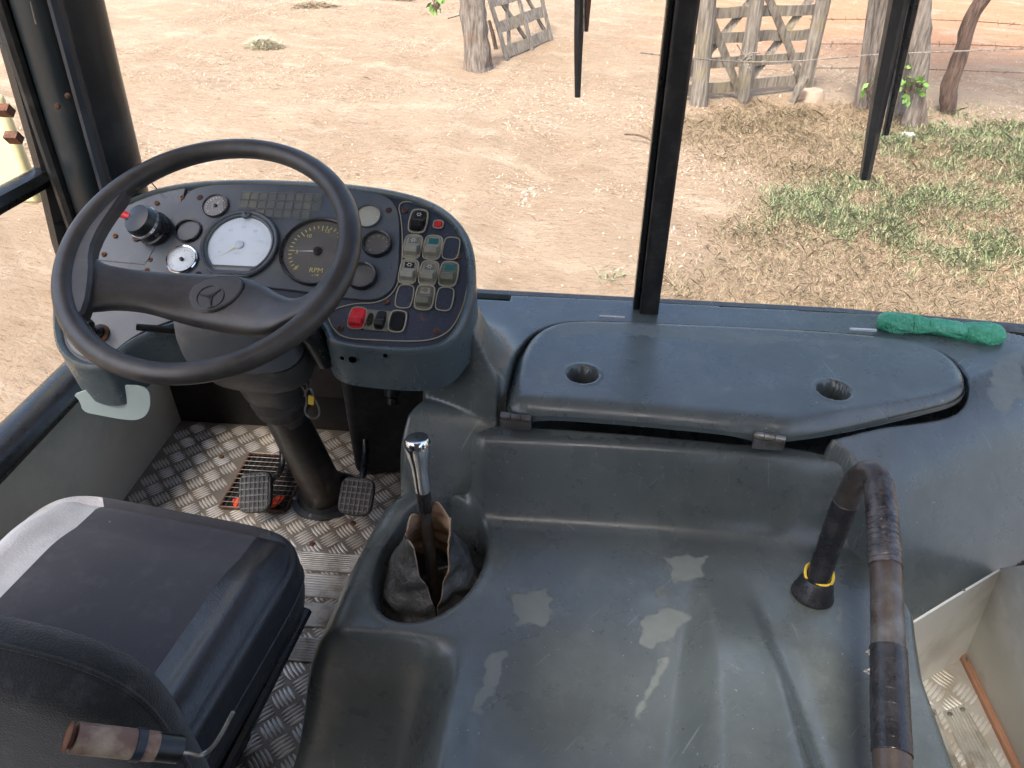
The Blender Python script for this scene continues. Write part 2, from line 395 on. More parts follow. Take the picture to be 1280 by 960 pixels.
# ground: one sheet to the horizon
gxs = np.concatenate([-np.geomspace(400, 13, 22), np.arange(-12.6, 11, .07), np.geomspace(11.4, 400, 22)])
gys = np.concatenate([-np.geomspace(300, 3, 14), np.arange(-2.6, 17.5, .07), np.geomspace(18, 400, 24)])
grass_px = [(850, 160), (900, 140), (1010, 132), (1100, 142), (1200, 152), (1300, 158), (1600, 170), (1700, 520), (1300, 520), (1100, 430), (960, 405), (880, 392), (900, 330), (960, 260), (890, 215)]
GRASS = np.array([Z(x, y, GZ)[:2] for x, y in grass_px])
def ground_h(x, y):
    near = np.exp(-((np.maximum(np.abs(x)-8, 0)+np.maximum(np.abs(y-8)-9, 0))/12.)**2)
    h = (fbm(x*.35, y*.35, 1, 3)-.45)*.22+(fbm(x*1.6, y*1.6, 5, 4)-.47)*.09*(.4+fbm(x*.5+9, y*.5, 2, 2))
    h = h+.012*np.abs(fbm(x*7, y*7, 11, 2)-.4)
    # washed gully running away from the bus
    c = -.25+.25*np.sin(y*.9); h = h-.05*np.exp(-((x-c)/.28)**2)*sstep(3, 5, y)*(1-sstep(8.5, 10, y))
    for xc, k_ in ((-3.4, .10), (-1.75, .10), (-5.2, -.05)):
        r_ = x-(xc+k_*y+.15*np.sin(y*.5)); h = h-.03*np.exp(-(r_/.10)**2)*(.4+fbm(x*2, y*.8, 17, 2))+.012*np.exp(-((np.abs(r_)-.19)/.06)**2)
    # soft tyre ridges
    h = h+.02*np.sin(x*2.2+y*.7+2*fbm(x*.6, y*.6, 8, 2))*(x < 0)
    return GZ+h*near
def gh(x, y): return float(ground_h(np.array([float(x)]), np.array([float(y)]))[0])
def grass_mask(x, y):
    d = sdf(x, y, GRASS); return sstep(-.5, .7, d+(fbm(x*1.3, y*1.3, 3, 4)-.47)*2.6)
def gmat():
    t = NT('sandy_ground'); p = t.obj
    big = t.noise(.45, 6, .6); c = t.mix(t.ramp(big, [(.35, 0.), (.68, 1.)]), (.355, .262, .172), (.43, .325, .225))
    o = t.attr('orange'); c = t.mix(o, c, (.54, .265, .14))
    c = t.mix(t.ramp(t.noise(2.6, 8, .76), [(.5, 0.), (.66, .6)]), c, (.30, .205, .125))
    c = t.mix(t.ramp(t.noise(1.3, 7, .65, stretch=(1, 2.2, 1, .4)), [(.52, 0.), (.66, .8)]), c, (.48, .38, .27))
    g = t.attr('grass'); gg = t.mix(t.ramp(t.noise(7, 7, .75), [(.35, 0.), (.65, 1.)]), (.20, .145, .085), (.44, .32, .20))
    c = t.mix(t.math('MULTIPLY', g, .85), c, gg)
    # small dark scuffs and twigs
    s = t.ramp(t.noise(13, 6, .7, stretch=(1, 3.2, 1, .25)), [(.58, 0.), (.64, .85)]); c = t.mix(s, c, (.25, .15, .09))
    s2 = t.ramp(t.noise(46, 4, .6), [(.66, 0.), (.71, .7)]); c = t.mix(s2, c, (.30, .20, .12))
    t.set(Base_Color=c, Roughness=.95, Specular_IOR_Level=.15)
    t.bump(t.noise(6, 8, .7, stretch=(1, 2, 1, .2)), .10, .9); t.bump(t.noise(50, 5, .7), .02, .8); return t.m
ground = grid_mesh('ground', gxs, gys, ground_h, gmat(), attrs={'grass': grass_mask,
    'orange': lambda x, y: sstep(.3, 2.5, x)*sstep(9.3, 12.5, y+(fbm(x, y, 4, 3)-.5)*2)*.75})
props(ground, 'pale sandy dirt yard with ruts outside the windscreen', None, None, 'structure')
# blades and litter -------------------------------------------------
def blades(name, n, dens, colmats, hh, ww, lab, flat=0.0, region=None):
    x0, x1, y0, y1 = region; out = []
    bx = rng.uniform(x0, x1, n*4); by = rng.uniform(y0, y1, n*4); k = rng.random(n*4) < dens(bx, by); bx, by = bx[k][:n], by[k][:n]
    n = len(bx); bz = ground_h(bx, by)
    a = rng.uniform(0, 2*np.pi, n); h = hh*rng.lognormal(0, .4, n); w = ww*rng.uniform(.5, 1.3, n)
    lean = rng.uniform(.2, 1.2, n)+flat; d = np.stack([np.cos(a), np.sin(a)], 1); s = np.stack([-d[:, 1], d[:, 0]], 1)
    V = np.zeros((n, 5, 3))
    base = np.stack([bx, by, bz], 1)
    def P(t, side):
        q = base.copy(); q[:, :2] += d*(h*np.sin(lean)*t**1.3)[:, None]+s*(side*w)[:, None]; q[:, 2] += h*np.cos(lean)*t*(1-.25*t)+.004; return q
    V[:, 0] = P(0, -1); V[:, 1] = P(0, 1); V[:, 2] = P(.6, .8); V[:, 3] = P(1, 0); V[:, 4] = P(.6, -.8)
    Q = (np.arange(n)[:, None]*5+np.arange(5)[None, :])
    o = raw_mesh(name, V.reshape(-1, 3), Q, colmats, None, rng.integers(0, len(colmats), n))
    return props(o, lab[0], lab[1], None, 'stuff')
def dmat(n, c): 
    t = NT(n); t.set(Base_Color=t.mix(t.noise(3, 3), tuple(v*.7 for v in c), tuple(v*1.2 for v in c)), Roughness=.8); return t.m
dry = [dmat('dry_grass_a', (.48, .37, .24)), dmat('dry_grass_b', (.30, .22, .14)), dmat('dry_grass_c', (.38, .32, .20)), dmat('dry_grass_d', (.24, .21, .11))]
green = [dmat('green_grass_a', (.19, .27, .11)), dmat('green_grass_b', (.28, .34, .17)), dmat('green_grass_c', (.38, .37, .24))]
blades('dry_grass', 130000, lambda x, y: (grass_mask(x, y)**1.4)*(.45+.6*sstep(.38, .62, fbm(x*1.8, y*1.8, 21, 3))), dry, .042, .0015, ('dry brown and olive grass tufts spread over the dirt on the right', 'grass'), .25, (-.3, 9, 3.2, 11))
gsp = [Z(1180, 262, GZ), Z(1130, 245, GZ), Z(1260, 170, GZ), Z(1290, 215, GZ), Z(1040, 290, GZ), Z(1220, 305, GZ), Z(1125, 180, GZ), Z(1010, 255, GZ)]
gsr = [.62, .4, .7, .7, .4, .5, .35, .35]
def gden(x, y):
    m = 0
    for p, r in zip(gsp, gsr): m = m+np.exp(-((x-p[0])**2+(y-p[1])**2*1.6)/r**2)
    return np.clip(m*(.1+1.5*sstep(.35, .65, fbm(x*3, y*3, 31, 3))), 0, 1)
blades('green_grass', 80000, gden, green, .055, .0024, ('fresh green grass patches growing among the dry grass', 'grass'), .0, (1, 8.5, 4, 10))
blades('weed_tuft', 380, lambda x, y: np.exp(-((x-Z(768, 350, GZ)[0])**2+(y-Z(768, 350, GZ)[1])**2)/.10**2), green, .06, .004, ('small green weed tuft left of the windscreen divider', 'weed'), .3, (-.3, .9, 4, 5))
def litden(x, y):
    return (.14+.9*sstep(.5, .62, fbm(x*.8+3, y*1.5, 41, 4)))*sstep(4, 6.5, y)*(1-.5*grass_mask(x, y))
lit = [dmat('leaf_litter_a', (.50, .40, .27)), dmat('leaf_litter_b', (.30, .20, .12)), dmat('leaf_litter_c', (.62, .53, .40)), dmat('leaf_litter_d', (.2, .13, .08))]
blades('leaf_litter', 52000, litden, lit, .035, .0042, ('scattered dead leaves and straw lying on the sandy ground', 'leaf litter'), .9, (-7, 7, 3.6, 16))
# heaps of dry straw
def heap(name, px, py, rx, ry, h, n, mats, lab):
    c = Z(px, py, GZ); z0 = gh(c[0], c[1])
    a = rng.uniform(0, 2*np.pi, n); r = np.sqrt(rng.random(n)); x = c[0]+rx*r*np.cos(a); y = c[1]+ry*r*np.sin(a)
    z = z0+h*(1-r**2)*rng.random(n)+.01
    th = rng.uniform(0, np.pi, n); L = rng.uniform(.04, .13, n); w = .006
    d = np.stack([np.cos(th), np.sin(th), rng.uniform(-.4, .5, n)], 1); s = np.stack([-np.sin(th), np.cos(th), np.zeros(n)], 1)
    B = np.stack([x, y, z], 1); V = np.stack([B-d*L[:, None]-s*w, B-d*L[:, None]+s*w, B+d*L[:, None]+s*w*.5, B+d*L[:, None]-s*w*.5], 1)
    o = raw_mesh(name, V.reshape(-1, 3), np.arange(n*4).reshape(-1, 4), mats, None, rng.integers(0, len(mats), n)); return props(o, lab, 'straw heap')
heap('straw_heap', 330, 58, .26, .18, .12, 700, [dry[2], lit[0], green[2]], 'small mound of yellow-green cut grass on bare sand')
heap('straw_heap', 394, 12, .42, .2, .10, 800, [lit[0], lit[1], dry[2]], 'flat brown heap of dry straw farthest from the bus')
heap('straw_heap', 500, 3, .25, .12, .06, 300, [lit[0], dry[1]], 'little strip of dry straw between the brown heap and the thick post')
# stones
def stones():
    mb = MB()
    for k in range(420):
        if k < 14: px, py = rng.normal(650, 16), rng.normal(240, 9)
        elif k < 260: px, py = rng.normal(690, 50), rng.normal(118, 14)
        else: px, py = rng.uniform(150, 1250), rng.uniform(10, 370)
        c = Z(px, py, GZ); s = rng.uniform(.004, .013)*(1.6 if k < 10 else 1)
        th = np.linspace(0, 2*np.pi, 6, endpoint=False)+rng.random()
        z0 = gh(c[0], c[1]); L = []
        for rr, hh in ((1, -.2), (1.05, .3), (.6, .75)):
            L.append(np.stack([c[0]+s*rr*np.cos(th)*rng.uniform(.8, 1.2, 6), c[1]+s*rr*np.sin(th)*rng.uniform(.8, 1.2, 6), np.full(6, z0+s*hh)], 1))
        mb.loops(L, False, True)
    o = mb.build('pebbles', simple('pale_stone', (.42, .36, .28), .85, 0, .25, 5, .003)); props(o, 'loose pale pebbles and clods scattered over the sand', 'pebbles', None, 'stuff')
stones()
# ---- timber pieces
def plank(mb, a, b, w, t, up=(0, 0, 1), jag=.004):
    a = np.array(a, float); b = np.array(b, float); d = b-a; L = np.linalg.norm(d); d /= L
    u = np.array(up, float); u -= d*(u@d); u /= np.linalg.norm(u); v = np.cross(d, u); n = max(3, int(L/.18)); Ls = []
    for i in range(n+1):
        c = a+d*L*i/n+u*rng.normal(0, jag)+v*rng.normal(0, jag); ww = w/2*(1+rng.normal(0, .03))
        Ls.append(np.array([c+u*ww+v*t/2, c-u*ww+v*t/2, c-u*ww-v*t/2, c+u*ww-v*t/2]))
    mb.loops(Ls, True, True)
def trunk_mb(P, r, n=14, rough=.08, seed=0, flute=.0):
    P = chaikin(P, 2, False); m = len(P); r = np.interp(np.linspace(0, 1, m), np.linspace(0, 1, len(r)), r)
    T = np.gradient(P, axis=0); T /= np.linalg.norm(T, axis=1)[:, None]; L = []
    a = np.array([1., 0, 0]); th = np.linspace(0, 2*np.pi, n, endpoint=False)
    for i in range(m):
        b = a-T[i]*(a@T[i]); b /= np.linalg.norm(b); a = b; c = np.cross(T[i], b)
        k = 1+rough*(vnoise(th*2.3+seed, np.full(n, i*.9), seed)-.5)*2+flute*np.cos(th*3+seed)+rough*.6*rng.normal(0, 1, n)*.5
        L.append(P[i]+(r[i]*k)[:, None]*(np.cos(th)[:, None]*b+np.sin(th)[:, None]*c))
    return L
def gpt(px, py): c = Z(px, py, GZ); return np.array([c[0], c[1], gh(c[0], c[1])-.05])
def upto(base, px, py):           # the point over a trunk's foot, at the foot's distance
    return Y(px, py, base[1])
def post(name, foot, pts, r, mat, lab, cat, group=None, n=14, rough=.09, flute=0, seed=1, dz=.9):
    b = gpt(*foot); P = [b]+[upto(b, *p) for p in pts]
    d = P[-1]-P[-2]; d /= np.linalg.norm(d); P.append(P[-1]+d*dz)
    mb = MB(); mb.loops(trunk_mb(P, r, n, rough, seed, flute), True, True); o = mb.build(name, mat); return props(o, lab, cat, group)
post('gate_post', (598, 84), [(595, 40), (591, 2)], [.20, .165, .155, .15], M_bark, 'thick cracked grey timber post beside the leaning gate', 'post', None, 22, .13, .07, 3, .35)
post('fence_stake', (621, 62), [(616, 42), (612, 28)], [.03, .028, .02], M_darkbark, 'short dark stake between the thick post and the leaning gate', 'stake', None, 8, .1, 0, 4, .03)
FG = 'wooden uprights of the yard fence'
# leaning gate section on the far side
def leaning_gate():
    a = gpt(634, 75); b = gpt(688, 50); rt = root('leaning_gate', a, 'weathered slatted gate panel leaning askew behind the thick post', 'gate')
    e = b-a; W = np.linalg.norm(e); e /= W; up = np.array([-.22, .25, .94]); up -= e*(up@e); up /= np.linalg.norm(up); nn = np.cross(e, up)
    g = lambda u, v, k=0: a+e*u*W+up*v+nn*k+np.array([0, 0, .04])
    for v in (.1, .42, .74, 1.08, 1.4):
        mb = MB(); plank(mb, g(-.02, v), g(1.02, v), .15, .03, up); mb.build('rail', M_wood, rt, False)
    for u0, u1 in ((-.02, -.12), (.52, .45), (1.0, .95)):
        mb = MB(); plank(mb, g(u0, -.05, .03), g(u1, 1.6, .03), .075, .03, e); mb.build('upright', M_wood, rt, False)
    for (u0, v0, u1, v1) in ((.62, -.02, -.25, 1.5), (1.05, 0, .35, 1.55), (.1, .0, .55, 1.5)):
        mb = MB(); plank(mb, g(u0, v0, -.035), g(u1, v1, -.035), .055, .03, e); mb.build('brace', M_wood, rt, False)
    return rt
leaning_gate()
def field_gate():
    a = gpt(866, 133); b = gpt(1003, 122); rt = root('field_gate', a, 'closed grey timber gate with crossed diagonal braces', 'gate')
    yb = a[1]+.12
    def P(x, y): return Y(x, y, yb+ (x-866)/137*(b[1]-a[1]))
    for (x0, y0, x1, y1) in ((857, 113, 1000, 99), (860, 81, 1010, 71), (862, 49, 1016, 43), (864, 17, 1024, 12), (866, -16, 1031, -19)):
        mb = MB(); plank(mb, P(x0, y0), P(x1, y1), .11, .03); mb.build('rail', M_wood, rt, False)
    for (x0, y0, x1, y1) in ((926, 122, 886, 15), (886, 15, 868, -30), (1001, 98, 959, -8), (862, 100, 950, -12), (940, 98, 1020, -8)):
        mb = MB(); p, q = P(x0, y0), P(x1, y1); o_ = np.array([0, -.04, 0]) if x0 > x1 else np.array([0, .04, 0]); plank(mb, p+o_, q+o_, .085, .028, (1, 0, 0)); mb.build('brace', M_wood, rt, False)
    return rt
field_gate()
post('gate_upright', (872, 136), [(878, 80), (885, 0)], [.105, .09, .085, .08], M_wood, 'gate upright with yellow lichen next to the windscreen divider', 'post', FG, 12, .06, .03, 5, .4)
post('gate_upright', (929, 130), [(934, 75), (946, 0)], [.05, .085, .075, .07], M_wood, 'middle gate upright tied with a twist of wire', 'post', FG, 12, .07, .04, 6, .4)
post('gate_upright', (1003, 122), [(1014, 66), (1029, 0)], [.09, .08, .08, .075], M_wood, 'right-hand gate upright standing over a concrete stub', 'post', FG, 12, .06, .03, 7, .4)
post('fence_stake', (989, 131), [(996, 116), (1006, 98)], [.03, .05, .04], M_wood, 'thin splayed root-like prop at the foot of the right gate upright', 'stake', None, 9, .1, 0, 8, .02)
b = gpt(1012, 126); mb = MB(); mb.lathe(b+[0, 0, .03], [(.16, 0), (.15, .07), (.12, .12), (0, .13)], (0, 0, 1), 9); props(mb.build('concrete_stub', simple('dirty_concrete', (.36, .27, .20), .9, 0, .2, 10, .004)), 'low lump of mortar at the foot of the right gate upright', 'stone')
post('fence_post', (1077, 137), [(1087, 85), (1099, 0)], [.085, .1, .1, .11], M_bark, 'slanting grey trunk standing just left of the slanted wiper', 'post', FG, 12, .08, .03, 9, .5)
# forked tree behind the wiper, its crown above the picture
tb = gpt(1108, 142); rt = root('tree', tb, 'rough grey tree with several stems behind the slanted wiper', 'tree', 'trees')
mb = MB(); mb.loops(trunk_mb([tb, upto(tb, 1120, 90), upto(tb, 1138, 30), upto(tb, 1146, -60), upto(tb, 1160, -150)], [.2, .14, .12, .12, .09], 16, .1, 11, .06), True, True)
mb.loops(trunk_mb([tb+[-.05, .05, 0], upto(tb, 1096, 85), upto(tb, 1110, 0), upto(tb, 1110, -140)], [.14, .11, .10, .07], 12, .1, 12, .05), True, True); mb.build('trunk', M_bark, rt)
def crown(name, c, rad, n, size, parent, mat, sq=.6):
    u = rng.normal(0, 1, (n, 3)); u /= np.linalg.norm(u, axis=1)[:, None]; r = rng.random(n)**.45
    k = 40; cc = rng.normal(0, 1, (k, 3))*.45; idx = rng.integers(0, k, n)
    P = np.array(c)+(cc[idx]+u*r[:, None]*.35)*np.array([rad, rad, rad*sq])
    a = rng.normal(0, 1, (n, 3)); a /= np.linalg.norm(a, axis=1)[:, None]; b_ = np.cross(a, rng.normal(0, 1, (n, 3))); b_ /= np.linalg.norm(b_, axis=1)[:, None]
    s = size*rng.uniform(.6, 1.3, n)[:, None]
    V = np.stack([P-a*s, P+b_*s*.45, P+a*s, P-b_*s*.45], 1)
    return raw_mesh(name, V.reshape(-1, 3), np.arange(4*n).reshape(-1, 4), [mat], parent)
crown('crown', tb+[.5, .2, 4.2], 1.9, 5000, .06, rt, M_leaf)
t2 = gpt(1147, 158); rt = root('tree', t2, 'pale split tree trunk with flared foot right of the slanted wiper', 'tree', 'trees')
mb = MB(); mb.loops(trunk_mb([t2+[-.1, 0, 0], upto(t2, 1146, 120), upto(t2, 1148, 60), upto(t2, 1149, 0), upto(t2, 1150, -150)], [.10, .075, .10, .10, .09], 14, .09, 14, .1), True, True)
mb.loops(trunk_mb([t2+[.07, .03, 0], upto(t2, 1150, 110), upto(t2, 1152, 60)], [.05, .05, .04], 10, .1, 15), True, True); mb.build('trunk', M_bark, rt)
crown('crown', t2+[.8, .3, 4.0], 1.7, 4000, .06, rt, M_leaf)
post('fence_post', (1187, 141), [(1185, 110), (1201, 70), (1211, 25), (1228, 0)], [.075, .085, .065, .07, .06], M_darkbark, 'crooked brown fence post farthest right with a knot near its foot', 'post', FG, 12, .13, .06, 16, .6)
def leaves(name, px, py, y, n, spread, lab, size=.04):
    c = Y(px, py, y); a = rng.normal(0, 1, (n, 3)); a /= np.linalg.norm(a, axis=1)[:, None]; b_ = np.cross(a, rng.normal(0, 1, (n, 3))); b_ /= np.linalg.norm(b_, axis=1)[:, None]
    P = c+rng.normal(0, 1, (n, 3))*np.array([spread, spread*.6, spread*1.3]); V = np.stack([P-a*size, P+b_*size*.6, P+a*size, P-b_*size*.6], 1)
    V = np.concatenate([V.reshape(-1, 3)]); Q = np.arange(4*n).reshape(-1, 4)
    rt_ = root(name, c, lab, 'leafy shoot')
    mb_ = MB()
    for p_ in P: mb_.tube([c+[0, 0, -spread*1.5], (c+p_)/2, p_], .003, 4, cap=False)
    mb_.build('twig', M_darkbark, rt_); raw_mesh('leaves', V, Q, [M_leaf], rt_); return rt_
leaves('leafy_shoot', 1136, 108, t2[1]-.1, 26, .075, 'fresh green shoots sprouting between the two trunks')
leaves('leafy_shoot', 1086, 108, tb[1]-.15, 9, .05, 'few green leaves low on the left side of the slanting trunk')
leaves('leafy_shoot', 1154, 102, t2[1]-.1, 8, .04, 'pair of green leaves right of the split trunk')
leaves('leafy_shoot', 1131, 40, tb[1]-.15, 10, .05, 'green leaves high between wiper and trunk')
leaves('hanging_twig', 545, 5, 6.5, 16, .035, 'green leaf tips hanging into the top of the view left of the thick post', .035)
# fence wires
def wire(name, pts, y, r, lab, barbs=False, sag=0, mat=None):
    P = chaikin([Y(px, py, yy) for (px, py), yy in zip(pts, y)], 3, False); mb = MB(); mb.tube(P, r, 5)
    if barbs:
        L = np.cumsum(np.r_[0, np.linalg.norm(np.diff(P, axis=0), axis=1)])
        for s in np.arange(.1, L[-1], .14):
            c = np.array([np.interp(s, L, P[:, k]) for k in range(3)])
            for q in range(2): d = rng.normal(0, .016, 3); mb.tube([c-d, c+d], .0022, 4)
    return props(mb.build(name, mat or M_steel), lab, 'wire', 'fence wires')
wy = 9.05
for lab, y0, y1, y2 in (('uppermost barbed strand running right behind the fence posts', 24, 25, 33), ('second barbed strand down behind the fence posts', 55, 55, 60), ('third barbed strand down behind the fence posts', 85, 88, 92)):
    wire('barbed_wire', [(1012, y0), (1100, y0), (1200, y1), (1300, y2)], [9.2, 9.2, 9.1, 9.0], .004, lab, True, mat=M_darkbark)
wire('smooth_wire', [(800, 66), (866, 73), (925, 78), (1000, 77), (1090, 68), (1150, 66), (1300, 60)], [7.3, 7.5, 8.3, 8.0, 7.7, 7.6, 7.4], .0065, 'pale smooth wire tied to the middle gate upright and crossing to the right', mat=M_wood)
c = Y(934, 75, 8.4); mb = MB()
for k in range(9): d = rng.normal(0, .06, 3); mb.tube(chaikin([c-d, c+rng.normal(0, .05, 3), c+d*[.5, 1, 1]], 2, False), .006, 4)
props(mb.build('wire_knot', M_wood), 'tangled twist of wire round the middle gate upright', 'wire knot')
b = gpt(1153, 158); props(MB().tube([gpt(1232, 168), upto(gpt(1232, 168), 1234, 150), upto(gpt(1232, 168), 1239, 122)], [.006, .005, .003], 5).build('dry_stalk', dry[2]), 'single thin dry stalk standing in the grass at far right', 'stalk')
c = Z(1133, 173, GZ); mb = MB(); mb.box((c[0], c[1], gh(c[0], c[1])+.03), (.12, .07, .02)); props(mb.build('scrap_block', M_white), 'small pale flat scrap lying in the grass below the split trunk', 'scrap')
for (px0, py0, px1, py1, lb) in ((780, 178, 820, 188, 'bent dry twig just left of the windscreen divider'), (560, 28, 600, 24, 'dark dry stick left of the thick post')):
    a, b = Z(px0, py0, GZ), Z(px1, py1, GZ); a[2] = gh(*a[:2])+.05; b[2] = gh(*b[:2])+.02
    props(MB().tube(chaikin([a, (a+b)/2+[0, 0, .04], b], 2, False), .009, 6).build('twig', M_darkbark), lb, 'twig')
# =============================================================== BUS SHELL
def struct(o, lab): return props(o, lab, None, None, 'structure')
# side wall, sills, front wall
mb = MB()
mb.box((-1.19, .5, .17), (.06, 2.5, .34)); struct(mb.build('side_wall', M_olive), 'beige side wall panel below the driver window')
mb = MB(); mb.tube([(-1.165, -.7, .385), (-1.165, 1.62, .385)], [.052, .052], 16, flat=.62); props(mb.build('window_sill', M_black), 'thick black rounded sill under the driver side window', 'window sill')
mb = MB(); mb.box((-.70, 1.66, .20), (1.05, .05, .40)); mb.box((.5, 1.56, -.22), (1.4, .04, 1.4)); mb.box((-.05, 1.62, -.1), (.4, .06, .96)); struct(mb.build('front_wall', simple('shade_black_bulkhead', (.008, .007, .006), .8, 0, .4, 20, .001, (.018, .012, .008))), 'dark front bulkhead of the footwell')  # bulkhead near-black: the footwell's darkness is put into its colour
mb = MB(); mb.box((0, 1.02, 2.12), (2.5, 1.1, .05)); mb.box((0, -1.65, 2.12), (2.5, 1.7, .05)); mb.box((-.8, -.17, 2.12), (.9, 1.28, .05)); mb.box((.85, -.17, 2.12), (.8, 1.28, .05)); mb.box((.05, .2, 2.12), (.8, .56, .05)); mb.box((.05, -.62, 2.12), (.8, .36, .05)); struct(mb.build('ceiling', simple('cab_roof', (.45, .45, .43), .7)), 'unseen cab roof lining with a hatch gap added to let light in')  # unseen roof; the hatch gap behind the camera is added to light the cab
mb = MB(); mb.box((1.2, .35, 2.03), (.06, 2.4, .14)); mb.box((-1.19, .2, 2.03), (.06, 2.7, .14)); mb.box((0, 1.53, 2.04), (2.4, .06, .12)); struct(mb.build('window_header', M_pillar), 'dark band over the windows')
# windscreen corner pillar
def pillar():
    rt = root('corner_pillar', (-1.08, 1.45, .4), 'broad dark blue-grey windscreen pillar in the left front corner', 'pillar')
    # cross-section seen from above, swept upwards with a lean
    sec0 = [(-1.18, 1.47), (-1.15, 1.465), (-1.11, 1.44), (-1.085, 1.42), (-1.04, 1.415), (-1.015, 1.445), (-.975, 1.485), (-.968, 1.52), (-.99, 1.56), (-1.18, 1.56)]
    lean = lambda z: np.array([(z-.83)*.07, 0])
    L = []
    zs = [.3, .55, .7, .83, .95, 1.1, 1.3, 1.6, 2.0]
    S = chaikin(sec0, 2)
    for z in zs:
        k = S.copy()+lean(z); k[:, 1] -= 0; k[:, 0] = np.where(k[:, 0] > -1.12, k[:, 0]+(z < .7)*(z-.7)*.1, k[:, 0]); L.append(np.c_[k, np.full(len(k), z)])
    MB().loops(L, True, True).build('cover', M_pillar, rt, True)
    # window channel and rubber
    f = MB()
    f.tube([(-1.150, 1.42, .36), (-1.150, 1.445, .68), (-1.145, 1.475, .85), (-1.14, 1.50, 1.08), (-1.13, 1.53, 1.3), (-1.1, 1.56, 2.0)], .036, 8, flat=.9); f.build('window_channel', M_black, rt)
    r = MB(); r.tube(chaikin([(-1.108, 1.41, .4), (-1.107, 1.425, .83), (-1.093, 1.43, 1.2), (-1.04, 1.43, 2)], 1, False), .014, 8); r.build('rubber_seal', M_rubber, rt)
    p = MB(); p.tube(chaikin([(-1.015, 1.43, .6), (-1.005, 1.428, .83), (-.985, 1.43, 1.15), (-.925, 1.43, 2)], 1, False), [.014]*4 if False else .014, 8, flat=1); p.build('moulding', M_pblue, rt)
    for (px, py) in ((72, 133), (85, 120)):
        c = Y(px, py, 1.405); MB().lathe(c, [(0, .006), (.004, .005), (.006, 0)], (.5, -1, .2), 10).build('screw', M_rust, rt)
    c0 = Y(38, 2, 1.33); MB().tube([c0, Y(45, 30, 1.335)], .0012, 5).build('wire_end', M_steel, rt)
    return rt
pillar()
# driver's side window
sw = root('side_window', (-1.17, .7, .42), 'driver side window with black sliding frame', 'window')
mb = MB(); a = X(0, 250, -1.16); b = X(62, 216, -1.16); d = (b-a)/np.linalg.norm(b-a); mb.tube([a-d*1.2, b+d*.03], .03, 8, flat=.75); mb.build('cross_bar', M_black, sw)
MB().box((-1.185, .35, 1.1), (.004, 1.95, 1.4)).build('glass_pane', M_glass, sw)
for k, (px, py) in enumerate(((6, 138), (17, 172))):
    c = X(px, py, -1.24); MB().box(c, (.03, .018, .022), Matrix.Rotation(.6, 3, 'X')).build('hinge_block', M_rust, sw)
# cream mirror outside
mr = root('wing_mirror', (-1.45, 1.62, .85), 'cream painted mirror back outside the side window', 'mirror')
pc = X(10, 172, -1.34); mb = MB(); mb.box(pc+[-.07, 0, -.03], (.19, .03, .26)); bevel(mb.build('housing', simple('aged_cream_paint', (.75, .66, .36), .5, 0, .1, 10), mr), .012)
MB().tube([pc+[-.05, .02, .1], pc+[.0, .03, .25], (-1.2, 1.5, 1.35)], .01, 8).build('arm', M_black, mr)
# windscreen: two panes and a divider
ws = root('windscreen', (.16, 1.49, .56), 'two-pane windscreen with a black upright rubber divider', 'windscreen')
MB().box((-.41, 1.5, 1.22), (1.13, .005, 1.4)).build('glass_pane', M_glass, ws); MB().box((.675, 1.5, 1.22), (1.0, .005, 1.4)).build('glass_pane', M_glass, ws)
mb = MB(); mb.box((.168, 1.478, 1.22), (.042, .05, 1.4)); dv = bevel(mb.build('divider', M_rubber, ws), .006)
mb = MB(); mb.box((.1405, 1.487, 1.22), (.014, .03, 1.4)); bevel(mb.build('rubber_strip', M_black, ws), .004)
mb = MB(); mb.tube([(-.98, 1.53, .545), (.6, 1.53, .535), (1.17, 1.50, .525)], .014, 8); mb.build('gasket', M_grp2, ws)
# wipers hanging from above, outside
def wiper(pts, y, wd, lab, sp):
    P = [Y(px, py, y) for px, py in pts]; d = P[-1]-P[0]; top = P[-1]+d/np.linalg.norm(d)*.5
    rt = root('wiper', P[0], lab, 'wiper', 'windscreen wipers')
    mb = MB(); mb.tube([P[0], P[1], P[-1], top], [wd*.55, wd*.8, wd, wd], 6, flat=1.3, up=(0, 1, 0)); mb.build('blade', M_rubber, rt)
    q0 = P[0]*(1-sp)+P[-1]*sp; s = np.array([wd*1.15, -.008, 0]); a = MB(); a.tube([q0+s, P[-1]+s*1.1, top+s*1.1], [wd*.3, wd*.5, wd*.5], 6); a.build('arm', M_rust if sp > .3 else M_black, rt)
    a = MB(); a.tube([q0+s*.6+[0, -.01, 0], top+s*.2+[0, -.01, 0]], .0018, 5); a.build('spring_strip', M_steel, rt)
wiper([(722, 121), (723, 60), (725, 0)], 1.56, .012, 'short upright black wiper blade hanging left of the divider', .7)
wiper([(1081, 223), (1100, 120), (1131, -30)], 1.56, .019, 'long slanted black wiper blade hanging before the tree trunks', .25)
# front-right door opening frame (beyond the picture)
mb = MB(); mb.box((1.19, 1.45, 1.25), (.08, .1, 1.45)); mb.box((1.19, -.1, .5), (.06, .9, 1.2)); struct(mb.build('door_pillar', M_pillar), 'dark door pillar on the right side')
# unseen saloon walls behind the driver, added to cut the light from the rear
mb = MB(); mb.box((0, -2.3, 1.0), (2.46, .05, 2.2)); mb.box((-1.2, -1.55, .5), (.05, 1.5, 1.0)); mb.box((1.2, -1.5, .5), (.05, 1.5, 1.0)); mb.box((-1.2, -1.3, 1.9), (.05, 1.9, .4)); mb.box((1.2, -1.3, 1.9), (.05, 1.9, .4)); struct(mb.build('unseen_saloon_wall', simple('saloon_lining', (.16, .16, .15), .6)), 'unseen passenger saloon walls added behind the cab to cut light')
